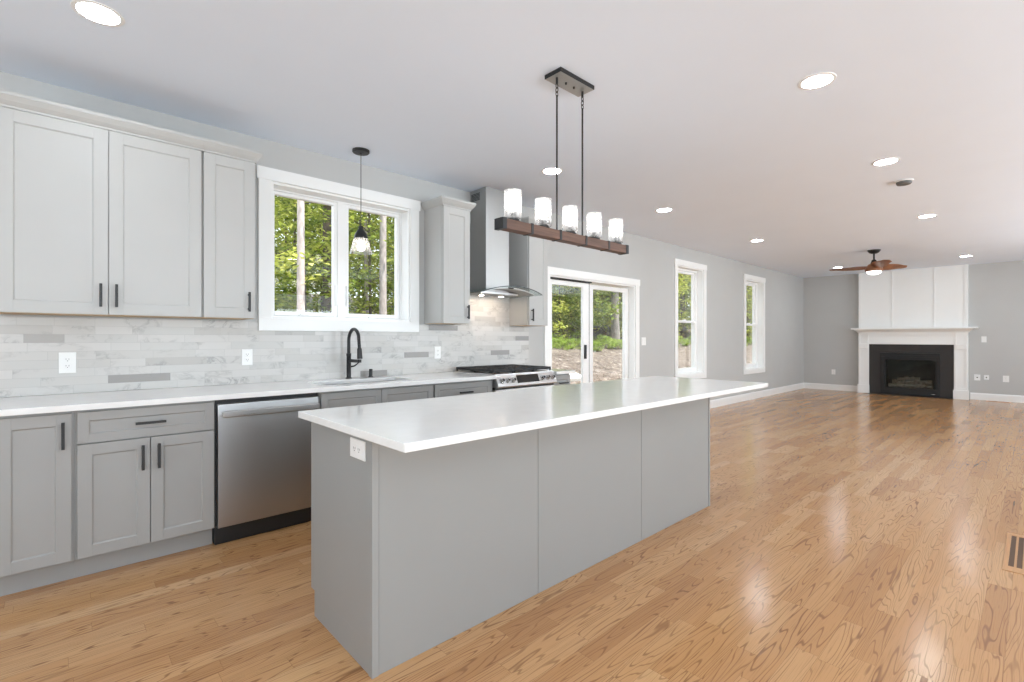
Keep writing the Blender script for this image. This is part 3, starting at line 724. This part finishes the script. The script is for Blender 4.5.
# ------------------------------------------------------------------ chandelier
CXm, CYm = 2.170, 1.842
t = thing('linear_chandelier', 'five-light linear chandelier of walnut beam and black iron over the island', 'chandelier', (CXm, CYm, CEIL))
BZ0, BZ1 = 1.800, 1.851; HL = .548
pl = B('canopy', [(CXm-.150, CXm+.150, CYm-.061, CYm+.061, CEIL-.024, CEIL-.0005)], M_['black'], t, .001)
B('canopy_face', [(CXm-.147, CXm+.147, CYm-.058, CYm+.058, CEIL-.0255, CEIL-.0241)], M_['steelc'], pl)
for s_ in (-.035, .035):
    bm = bmesh.new(); cyl(bm, (CXm+s_, CYm, CEIL-.0256), (CXm+s_, CYm, CEIL-.036), .006, .005, 12); mesh_of('canopy_screw', bm, M_['black'], pl, 0, True)
for rx in (CXm-.1135, CXm+.1135):
    bm = bmesh.new(); cyl(bm, (rx, CYm, BZ1), (rx, CYm, CEIL-.125), .0052, seg=12); rd = mesh_of('rod', bm, M_['black'], t, 0, True)
    bm = bmesh.new(); cyl(bm, (rx, CYm, CEIL-.0256), (rx, CYm, CEIL-.06), .007, seg=12)
    for k2, zc in enumerate((CEIL-.070, CEIL-.094, CEIL-.118)):
        pts = []
        for i in range(16):
            a = 2*PI*i/16; u_, v_ = .0085*math.cos(a), .016*math.sin(a)
            pts.append((rx+(u_ if k2 % 2 == 0 else 0), CYm+(0 if k2 % 2 == 0 else u_), zc+v_))
        tube(bm, pts, .0022, 8, True)
    mesh_of('chain', bm, M_['black'], t, 0, True)
B('beam', [(CXm-HL, CXm+HL, CYm-.030, CYm+.030, BZ0, BZ1)], M_['walnut'], t, .002)
def strap(x, w):
    o_ = .0025
    return [(x-w, x+w, CYm-.030-o_, CYm+.030+o_, BZ0-o_, BZ0-.0002), (x-w, x+w, CYm-.030-o_, CYm-.0302, BZ0-.0002, BZ1+.0002), (x-w, x+w, CYm+.0302, CYm+.030+o_, BZ0-.0002, BZ1+.0002), (x-w, x+w, CYm-.030-o_, CYm+.030+o_, BZ1+.0002, BZ1+o_)]
for i in range(4): B('iron_strap', strap(CXm+(i-1.5)*.2265, .008), M_['black'], t)
for s_ in (-1, 1):
    xe = CXm+s_*HL
    B('end_cap', strap(xe-s_*.012, .0125) + [(min(xe, xe+s_*.003), max(xe, xe+s_*.003), CYm-.0325, CYm+.0325, BZ0-.0025, BZ1+.0025)], M_['black'], t)
for i in range(5):
    sx = CXm+(i-2)*.2265
    bm = bmesh.new(); lathe(bm, [(.036, .0004), (.036, .006), (.030, .008), (.030, .020), (.017, .022), (.017, .045), (.014, .048)], (sx, CYm, BZ1), 24); hd = mesh_of('lamp_holder', bm, M_['black'], t, 0, True)
    bm = bmesh.new(); lathe(bm, [(.0435, .010), (.0455, .010), (.0455, .157), (.0435, .157)], (sx, CYm, BZ1), 40, False, False)
    v1 = bm.verts[:]; n_ = 40
    for q in range(n_): bm.faces.new((v1[q], v1[(q+1) % n_], v1[3*n_+(q+1) % n_], v1[3*n_+q]))
    lathe(bm, [(.0302, .0105), (.0434, .0105), (.0434, .0125), (.0302, .0125)], (sx, CYm, BZ1), 40, False, False)
    mesh_of('glass_shade', bm, M_['shade'], t, 0, True)
    bm = bmesh.new(); lathe(bm, [(.012, .049), (.015, .058), (.026, .085), (.029, .105), (.024, .125), (.012, .137), (.002, .139)], (sx, CYm, BZ1), 20); mesh_of('bulb', bm, M_['bulb'], hd, 0, True)

# pendant over the sink
px, py = 1.757, 3.66
t = thing('pendant_lamp', 'small black pendant lamp with a clear glass cone over the sink', 'pendant lamp', (px, py, CEIL))
bm = bmesh.new(); lathe(bm, [(.066, -.0005), (.066, -.016), (.060, -.022), (.012, -.024), (.010, -.034)], (px, py, CEIL), 32); mesh_of('canopy', bm, M_['black'], t, 0, True)
bm = bmesh.new(); cyl(bm, (px, py, CEIL-.034), (px, py, 2.135), .0028, seg=8); mesh_of('cord', bm, M_['black'], t, 0, True)
bm = bmesh.new(); lathe(bm, [(.008, 2.140), (.018, 2.138), (.020, 2.115), (.028, 2.105), (.044, 2.080), (.053, 2.055), (.053, 2.040), (.018, 2.040), (.018, 2.025)], (px, py, 0), 28); cp = mesh_of('cap', bm, M_['black'], t, 0, True)
bm = bmesh.new(); lathe(bm, [(.051, 2.039), (.054, 2.039), (.086, 1.925), (.084, 1.925)], (px, py, 0), 40, False, False); mesh_of('glass_shade', bm, M_['clearshade'], t, 0, True)
bm = bmesh.new(); lathe(bm, [(.013, 2.024), (.016, 2.015), (.029, 1.985), (.031, 1.968), (.024, 1.948), (.010, 1.940), (.001, 1.939)], (px, py, 0), 20); mesh_of('bulb', bm, M_['bulb2'], cp, 0, True)

# ------------------------------------------------------------------ ceiling fan
fxc, fyc = 10.13, 1.875
t = thing('ceiling_fan', 'three-blade walnut ceiling fan with a glowing lens in front of the fireplace', 'ceiling fan', (fxc, fyc, CEIL))
bm = bmesh.new(); lathe(bm, [(.094, -.0005), (.092, -.012), (.070, -.045), (.040, -.060), (.016, -.064)], (fxc, fyc, CEIL), 32); mesh_of('canopy', bm, M_['black'], t, 0, True)
bm = bmesh.new(); cyl(bm, (fxc, fyc, CEIL-.064), (fxc, fyc, 2.565), .013, seg=14); mesh_of('downrod', bm, M_['black'], t, 0, True)
bm = bmesh.new(); lathe(bm, [(.016, 2.580), (.030, 2.575), (.045, 2.530), (.052, 2.515)], (fxc, fyc, 0), 28); mesh_of('coupling_cover', bm, M_['black'], t, 0, True)
bm = bmesh.new(); lathe(bm, [(.050, 2.514), (.080, 2.498), (.112, 2.455), (.128, 2.420), (.126, 2.392), (.112, 2.380)], (fxc, fyc, 0), 32); mesh_of('motor_housing', bm, M_['blade'], t, 0, True)
bm = bmesh.new(); lathe(bm, [(.104, 2.3795), (.100, 2.362), (.082, 2.342), (.045, 2.328), (.005, 2.325)], (fxc, fyc, 0), 32); mesh_of('light_lens', bm, M_['fanlens'], t, 0, True)
cam_dir = math.atan2(-fyc, -fxc)
for kk in range(3):
    a = cam_dir + math.radians(11) + kk*2*PI/3
    ca, sa = math.cos(a), math.sin(a); rg = []
    for i in range(15):
        s_ = i/14; rr_ = .085+.565*s_; half = (.062+.034*math.sin(PI*min(1, s_*1.25)))*(1 if s_ < .9 else math.sqrt(max(.05, 1-((s_-.9)/.105)**2)))
        sweep = .07*s_*s_; zc = 2.452+.020*s_; tw = -math.radians(30-12*s_); th_ = .013-.006*s_
        ring = []
        for u_, w_ in ((-half, 0), (-half*.5, th_), (half*.5, th_), (half, 0), (half*.5, -th_), (-half*.5, -th_)):
            lat = sweep+u_*math.cos(tw)-w_*math.sin(tw); z_ = zc+u_*math.sin(tw)+w_*math.cos(tw)
            ring.append((fxc+ca*rr_-sa*lat, fyc+sa*rr_+ca*lat, z_))
        rg.append(ring)
    bm = bmesh.new(); rings(bm, rg); mesh_of('blade', bm, M_['blade'], t, 0, True)

# ------------------------------------------------------------------ downlights, smoke detector, floor vents
LX = [(.13, 2.937, 'recessed ceiling light above the left wall cabinets'), (3.227, .868, 'recessed ceiling light nearest to the camera on the living side'), (3.226, 2.948, 'recessed ceiling light above the range end of the island'),
      (5.125, .866, 'recessed ceiling light beside the smoke detector'), (5.166, 2.956, 'recessed ceiling light above the glass door'), (7.779, .91, 'recessed ceiling light just beyond the smoke detector'),
      (7.823, 2.91, 'recessed ceiling light above the space between the two tall windows'), (12.069, 2.856, 'recessed ceiling light behind the left fan blade'), (12.087, .87, 'recessed ceiling light above the right end of the mantel'),
      (.13, .868, 'recessed ceiling light behind the photographer'), (.13, -1.4, 'recessed ceiling light behind the photographer'), (3.227, -1.4, 'recessed ceiling light on the right, outside the picture'), (7.8, -1.4, 'recessed ceiling light on the right, outside the picture'), (12.08, -1.4, 'recessed ceiling light on the right, outside the picture')]  # this last row of lamps is added out of view, for more light
p0 = None
for x, y, lb in LX:
    if p0 is None:
        p0 = thing('recessed_light', lb, 'ceiling light', (x, y, CEIL), 'recessed ceiling lights')
        bm = bmesh.new(); lathe(bm, [(.078, -.0045), (.094, -.0035), (.096, -.0005), (.078, -.0005)], (x, y, CEIL), 40, False, False); mesh_of('trim_ring', bm, M_['trim'], p0, 0, True)
        bm = bmesh.new(); lathe(bm, [(.0775, -.0005), (.0775, -.0035)], (x, y, CEIL), 40); mesh_of('lens', bm, M_['lens'], p0)
    else: dup(p0, (x, y, CEIL), lb)
t = thing('smoke_detector', 'round grey smoke detector on the ceiling', 'smoke detector', (5.887, .857, CEIL))
bm = bmesh.new(); lathe(bm, [(.072, -.0005), (.072, -.008), (.060, -.010)], (5.887, .857, CEIL), 32); mesh_of('base', bm, M_['plastic'], t, 0, True)
bm = bmesh.new(); lathe(bm, [(.0595, -.0102), (.060, -.024), (.052, -.034), (.030, -.038), (.028, -.036)], (5.887, .857, CEIL), 32); mesh_of('cover', bm, M_['grey'], t, 0, True)
t = thing('floor_vent', 'flush oak floor vent with dark slots at the right edge', 'floor vent', (4.10, .02, 0))
vx0, vx1, vy0, vy1 = 3.80, 4.40, -.06, .105
B('frame', rect_frame(0, 0, 0, 0, 0, 0, 0)[:0] + [(3.72, vx0, -.14, .125, .0004, .003), (vx1, 4.45, -.14, .125, .0004, .003), (vx0, vx1, .105, .125, .0004, .003), (vx0, vx1, -.14, -.117, .0004, .003)] + [(vx0, vx1, .105-.022-.032*i-.01, .105-.022-.032*i, .0004, .003) for i in range(7)], M_['oaktrim'], t)
B('slots', [(vx0, vx1, -.117, .105, .0003, .0012)], M_['ventslot'], t)
t = thing('floor_vent', 'thin brown floor vent at the foot of the far wall', 'floor vent', (13.40, .5, 0))
B('frame', [(13.400, 13.510, .33, .36, .0004, .004), (13.400, 13.510, .65, .68, .0004, .004), (13.400, 13.415, .36, .65, .0004, .004), (13.495, 13.510, .36, .65, .0004, .004), (13.415, 13.495, .495, .515, .0004, .004)], M_['oaktrim'], t)
B('slots', [(13.415, 13.495, .36, .65, .0003, .0015)], M_['slot'], t)

# ------------------------------------------------------------------ fireplace
BX = 13.48                                    # face of the chimney breast
F = thing('fireplace', 'white mantel fireplace with a charcoal slate surround on the far wall', 'fireplace', (BX-.02, 1.865, 0))
YA, YZ = .942, 2.778
B('overmantel', [(BX, XF-.0005, YA, YZ, 1.476, CEIL-.0005)], M_['trim'], F)
for y in (2.168, 1.460): B('batten', [(BX-.010, BX-.0003, y-.012, y+.012, 1.478, CEIL-.001)], M_['trim'], F, .001)
for y0_, y1_ in ((YZ-.055, YZ+.004), (YA-.004, YA+.055)):
    B('corner_board', [(BX-.010, BX-.0003, y0_, y1_, 1.478, CEIL-.001)], M_['trim'], F, .001)
SX = BX-.05                                   # face of the mantel legs
SA, SZ, ST = 1.150, 2.580, 1.112              # slate surround
B('mantel_core', [(SX+.01, XF-.0005, SZ, YZ, .0005, 1.40), (SX+.01, XF-.0005, YA, SA, .0005, 1.40), (SX+.01, XF-.0005, SA, SZ, ST, 1.40)], M_['trim'], F)
bm = bmesh.new()
pf = [(0, 1.365), (-.014, 1.365), (-.018, 1.382), (-.045, 1.410), (-.070, 1.428), (-.076, 1.440), (0, 1.440)]
rings(bm, [[(XF-.001, YZ-o_, z) for o_, z in pf], [(SX+.01+o_, YZ-o_, z) for o_, z in pf], [(SX+.01+o_, YA+o_, z) for o_, z in pf], [(XF-.001, YA+o_, z) for o_, z in pf]])
mesh_of('bed_molding', bm, M_['trim'], F)
B('mantel_shelf', [(SX-.15, XF-.0005, .79, 2.895, 1.4405, 1.475)], M_['trim'], F, .004)
for a, b in ((SZ+.012, YZ-.004), (YA+.004, SA-.012)):
    lg = B('leg', [(SX-.004, SX+.0098, a, a+.03, .191, 1.345), (SX-.004, SX+.0098, b-.03, b, .191, 1.345), (SX-.004, SX+.0098, a+.03, b-.03, .191, .23), (SX-.004, SX+.0098, a+.03, b-.03, .955, 1.00), (SX-.004, SX+.0098, a+.03, b-.03, 1.30, 1.345)], M_['trim'], F, .001)
    B('corner_block', [(SX-.020, SX-.0043, a+.012, b-.012, 1.010, 1.120)], M_['trim'], lg, .006)
    B('plinth', [(SX-.030, SX+.0098, a-.022, b+.022, .0005, .190)], M_['trim'], lg, .004)
B('frieze', [(SX-.004, SX+.0098, SA+.0, SZ-.0, ST+.002, ST+.045), (SX-.004, SX+.0098, SA, SZ, 1.30, 1.345), (SX-.012, SX-.0042, SA, SZ, ST+.030, ST+.042)], M_['trim'], F, .001)
B('slate_surround', [(BX-.03, XF-.005, 2.372, SZ-.0002, .0005, ST-.0005), (BX-.03, XF-.005, SA+.0002, 1.369, .0005, ST-.0005), (BX-.03, XF-.005, 1.369, 2.372, .925, ST-.0005)], M_['slate'], F)
B('hearth_strip', [(SX-.09, BX-.0305, SA-.0, SZ+.09, .0004, .006)], M_['slate'], F)
FB = thing('gas_fireplace_insert', 'black gas fireplace insert with a glass front and ceramic logs', 'fireplace insert', (BX-.03, 1.872, .02))
fy0, fy1 = 1.371, 2.370; FX = BX-.048
B('liner', [(FX+.06, 14.0, fy0+.03, fy0+.05, .10, .87), (FX+.06, 14.0, fy1-.05, fy1-.03, .10, .87), (13.98, 14.0, fy0+.05, fy1-.05, .10, .87), (FX+.06, 13.98, fy0+.05, fy1-.05, .08, .10), (FX+.06, 13.98, fy0+.05, fy1-.05, .85, .87)], M_['brickdark'], FB)
fr = B('frame', [(FX, FX+.055, fy0, fy0+.04, .012, .923), (FX, FX+.055, fy1-.075, fy1, .012, .923), (FX, FX+.055, fy0+.04, fy1-.075, .012, .168), (FX, FX+.055, fy0+.04, fy1-.075, .775, .923)], M_['fireframe'], FB, .002)
B('louver', [(FX-.012, FX-.0003, fy0+.02, fy1-.02, .868, .876), (FX-.016, FX-.0003, fy0+.02, fy1-.02, .830, .838)], M_['black'], fr, .001)
B('inner_bezel', [(FX-.006, FX-.0003, fy0+.05, fy0+.062, .150, .80), (FX-.006, FX-.0003, fy1-.097, fy1-.085, .150, .80), (FX-.006, FX-.0003, fy0+.062, fy1-.097, .150, .162), (FX-.006, FX-.0003, fy0+.062, fy1-.097, .788, .80)], M_['black'], fr, .001)
B('badge', [(FX-.0015, FX-.0003, fy0+.07, fy0+.13, .055, .070)], M_['chrome'], fr)
B('pane', [(FX+.035, FX+.039, fy0+.03, fy1-.06, .16, .785)], M_['hoodglass'], FB)
random.seed(3)
for (ya, xa, za, yb, xb, zb, rr_) in ((1.50, .16, .20, 2.24, .12, .20, .05), (1.52, .24, .28, 2.20, .26, .27, .048), (1.60, .10, .21, 1.85, .24, .38, .035), (2.16, .09, .21, 1.93, .26, .39, .035), (1.72, .21, .37, 2.10, .18, .35, .032)):
    bm = bmesh.new(); pts = []; rs = []
    for i in range(9):
        s_ = i/8; pts.append((FX+.05+xa+(xb-xa)*s_+random.uniform(-.01, .01), ya+(yb-ya)*s_, za+(zb-za)*s_+random.uniform(-.01, .01))); rs.append(rr_*random.uniform(.82, 1.1))
    tube(bm, pts, rs, 12); mesh_of('ceramic_log', bm, M_['log'], FB, 0, True)
B('burner_tray', [(FX+.08, FX+.45, 1.46, 2.29, .1005, .15)], M_['fireframe'], FB, .004)

# ------------------------------------------------------------------ the yard and the woods behind the house
def gh(x, y):
    """height of the ground behind the house"""
    if y < 5.5: b = -.35
    elif y < 10.5: s_ = (y-5.5)/5; b = -.35+1.25*(3*s_*s_-2*s_**3)
    else: b = .90+.13*(y-10.5)
    return b+.05*math.sin(x*1.3+y*.7)+.04*math.sin(x*.61-y*1.1)
bm = bmesh.new(); gx = [-6+i*.8 for i in range(101)]; gy = [YW+WT+.02+i*.6 for i in range(64)]
V = [[bm.verts.new((x, y, gh(x, y))) for x in gx] for y in gy]
for j in range(len(gy)-1):
    for i in range(len(gx)-1): bm.faces.new((V[j][i], V[j][i+1], V[j+1][i+1], V[j+1][i]))
tag(mesh_of('ground', bm, M_['ground'], None, 0, True), 'sloping ground of brown leaf litter behind the house', 'ground', None, 'structure')
# lawn and land on the other sides, so daylight bounces in
structure('ground_front', [(-30, 40, -40, Y0-WT-.02, -.5, -.36)], M_['ground'], 'open ground on the other side of the house', 'ground')

def leaf_cloud(seed, blobs, per, size, flat=.55):
    """leaf-shaped quads gathered round branch points"""
    rnd = random.Random(seed); bm = bmesh.new()
    for cx_, cy_, cz_, br in blobs:
        for _ in range(per):
            while True:
                p = Vector((rnd.uniform(-1, 1), rnd.uniform(-1, 1), rnd.uniform(-1, 1)))
                if p.length < 1: break
            p = Vector((cx_+p.x*br, cy_+p.y*br, cz_+p.z*br*flat))
            a = rnd.uniform(0, 2*PI); tl = rnd.uniform(-.7, .5); L_ = size*rnd.uniform(.7, 1.3); w_ = L_*.30
            d = Vector((math.cos(a)*math.cos(tl), math.sin(a)*math.cos(tl), math.sin(tl))); s_ = d.cross(Vector((rnd.uniform(-.5, .5), rnd.uniform(-.5, .5), 1))).normalized()
            up = s_.cross(d)
            v0 = bm.verts.new(p); v1 = bm.verts.new(p+d*L_*.45+s_*w_+up*.1*L_); v2 = bm.verts.new(p+d*L_); v3 = bm.verts.new(p+d*L_*.45-s_*w_+up*.1*L_)
            bm.faces.new((v0, v1, v2)); bm.faces.new((v0, v2, v3))
    return bm
def crown_blobs(seed, n, R, z0, z1, br):
    rnd = random.Random(seed); out = []
    for i in range(n):
        z = z0+(z1-z0)*rnd.random(); k_ = math.sin(PI*min(1, max(.12, (z-z0)/(z1-z0)*.85+.15))); a = rnd.uniform(0, 2*PI); r_ = R*k_*math.sqrt(rnd.random())
        out.append((r_*math.cos(a), r_*math.sin(a), z, br*rnd.uniform(.6, 1.3)))
    return out
def trunk(bm, h_, r_, seed, lean=.02, branches=0, R=1.0):
    rnd = random.Random(seed); pts = []; rs = []
    ax, ay = rnd.uniform(-lean, lean), rnd.uniform(-lean, lean)
    for i in range(11):
        s_ = i/10; pts.append((ax*h_*s_+rnd.uniform(-.012, .012)*h_*.1, ay*h_*s_+rnd.uniform(-.012, .012)*h_*.1, -.3+(h_+.3)*s_)); rs.append(r_*(1.25 if i == 0 else 1)*(1-.62*s_))
    tube(bm, pts, rs, 10)
    for b in range(branches):
        i = rnd.randint(3, 9); p = Vector(pts[i]); a = rnd.uniform(0, 2*PI); l_ = R*rnd.uniform(.5, 1.0)
        tube(bm, [p, p+Vector((math.cos(a)*l_*.5, math.sin(a)*l_*.5, l_*.22)), p+Vector((math.cos(a)*l_, math.sin(a)*l_, l_*.38))], [rs[i]*.45, rs[i]*.28, .004], 6)
def make_tree(name, label, cat, h_, r_, bark, leaf, blobs, per, size, seed, group=None, branches=6, R=1.5, lean=.02):
    t = thing(name, label, cat, (0, 0, 0), group)
    bm = bmesh.new(); trunk(bm, h_, r_, seed, lean, branches, R); mesh_of('trunk', bm, bark, t, 0, True)
    if blobs: mesh_of('foliage', leaf_cloud(seed+50, blobs, per, size), leaf, t)
    return t
def on_ray(pxl, Y):
    """ground point at depth Y seen in the direction of a photo column (a place, measured once)"""
    u = (pxl-512)/486.8; x = Y*(math.cos(YAW)+u*math.sin(YAW))/(math.sin(YAW)-u*math.cos(YAW)); return (x, Y, gh(x, Y))
protos = []
for i in range(4):
    pr_ = make_tree('understory_tree', 'slender leafy understory tree in the woods behind the house', 'tree', 5.2+.5*i, .045, M_['barkdark'], M_['leafA' if i % 2 == 0 else 'leafB'],
                    crown_blobs(10+i, 78, 1.9, .45, 6.6+.4*i, .55), 42, .15, 20+i, 'understory trees in the woods', 7, 1.6)
    protos.append([pr_, False])
bigs = []
for i in range(2):
    pr_ = make_tree('woodland_tree', 'tall dense tree deep in the woods behind the house', 'tree', 12, .16, M_['barkdark'], M_['leafB' if i else 'leafA'],
                    crown_blobs(40+i, 110, 3.6, 1.2, 13.5, 1.05), 60, .24, 60+i, 'tall trees deep in the woods', 8, 3.0)
    bigs.append([pr_, False])
def place(pool, i, loc, rz, sc):
    e = pool[i % len(pool)]
    if not e[1]:
        e[1] = True; e[0].location = loc; e[0].rotation_euler = (0, 0, rz); e[0].scale = (sc, sc, sc); return e[0]
    return dup(e[0], loc, None, rz, sc)
rnd = random.Random(11); n_ = 0
sect = [(240, 440, 16, 11.2, 20), (540, 650, 34, 11.4, 22), (655, 712, 8, 11.2, 16), (730, 770, 6, 11.0, 14)]
for a, b, cnt, ya, yb in sect:
    for q in range(cnt):
        s_ = (q+.5)/cnt; Y = ya+(yb-ya)*((q*0.618) % 1.0); x, y, z = on_ray(a+(b-a)*s_+rnd.uniform(-4, 4), Y)
        place(protos, n_, (x, y, z-.05), rnd.uniform(0, 6.28), rnd.uniform(.85, 1.25)); n_ += 1
for q, (pxl, Y) in enumerate([(235, 24), (270, 27), (305, 25), (335, 28), (365, 25), (395, 28), (425, 26), (545, 25), (560, 29), (575, 25), (590, 28), (605, 25), (620, 29), (638, 25), (660, 21), (680, 23), (700, 20), (735, 17), (752, 18.5), (768, 17)]):
    x, y, z = on_ray(pxl, Y); place(bigs, q, (x, y, z-.1), rnd.uniform(0, 6.28), rnd.uniform(.9, 1.2))
# the trunks that stand out through the panes
for pxl, Y, r_, bark, lb in ((300, 9.6, .078, 'barkpale', 'pale straight tree trunk behind the left pane of the sink window'), (328, 12.5, .15, 'barkdark', 'thick dark tree trunk behind the right edge of the left sink pane'),
                             (383, 10.2, .09, 'barkgrey', 'grey tree trunk behind the right pane of the sink window'), (367, 14.0, .06, 'barkpale', 'thin pale tree trunk beside the grey one in the right sink pane'),
                             (615, 11.6, .17, 'barkgrey', 'thick grey tree trunk behind the right pane of the glass door'), (604, 14.5, .09, 'barkdark', 'thin dark tree trunk left of the thick one in the glass door'),
                             (572, 14.0, .10, 'barkdark', 'dark tree trunk behind the left pane of the glass door'), (561, 16.0, .09, 'barkgrey', 'slim grey tree trunk at the left of the glass door'),
                             (683, 12.4, .13, 'barkdark', 'dark tree trunk behind the nearer tall window'), (749, 12.6, .15, 'barkgrey', 'grey tree trunk behind the farther tall window')):
    x, y, z = on_ray(pxl, Y)
    t = make_tree('tree', lb, 'tree', 13, r_, M_[bark], M_['leafB'], crown_blobs(int(pxl), 26, 2.6, 7.5, 13.5, .9), 36, .2, int(pxl), None, 5, 1.6, .012)
    t.location = (x, y, z)
# low green undergrowth along the crest of the bank
shr = []
for i in range(3):
    t = thing('shrub', 'low bright green shrub at the top of the leafy bank', 'shrub', (0, 0, 0), 'shrubs along the bank')
    bm = bmesh.new()
    for a in range(6):
        tube(bm, [(0, 0, -.1), (.18*math.cos(a), .18*math.sin(a), .3), (.4*math.cos(a+.2), .4*math.sin(a+.2), .62)], [.012, .008, .003], 5)
    mesh_of('stems', bm, M_['barkdark'], t)
    mesh_of('foliage', leaf_cloud(90+i, crown_blobs(95+i, 16, .75, .05, .85, .34), 40, .13), M_['leafC'], t); shr.append([t, False])
q = 0
for a, b, cnt in ((540, 650, 26), (655, 712, 10), (730, 770, 8)):
    for j in range(cnt):
        x, y, z = on_ray(a+(b-a)*(j+.5)/cnt, 9.9+1.6*((j*.618) % 1)); place(shr, q, (x, y, z-.03), rnd.uniform(0, 6.28), rnd.uniform(.30, .50)); q += 1
x, y = 9.42, 8.0
t = B('foam_board', [(-.40, .40, -.17, .17, 0, .09)], M_['plastic'], None, .006); t.location = (x, y, gh(x, y)-.01); t.rotation_euler = (math.radians(18), 0, 0)
tag(t, 'white board lying on the leafy ground outside the glass door', 'board')

for o in scene.objects:
    if '_o' in o: del o['_o']
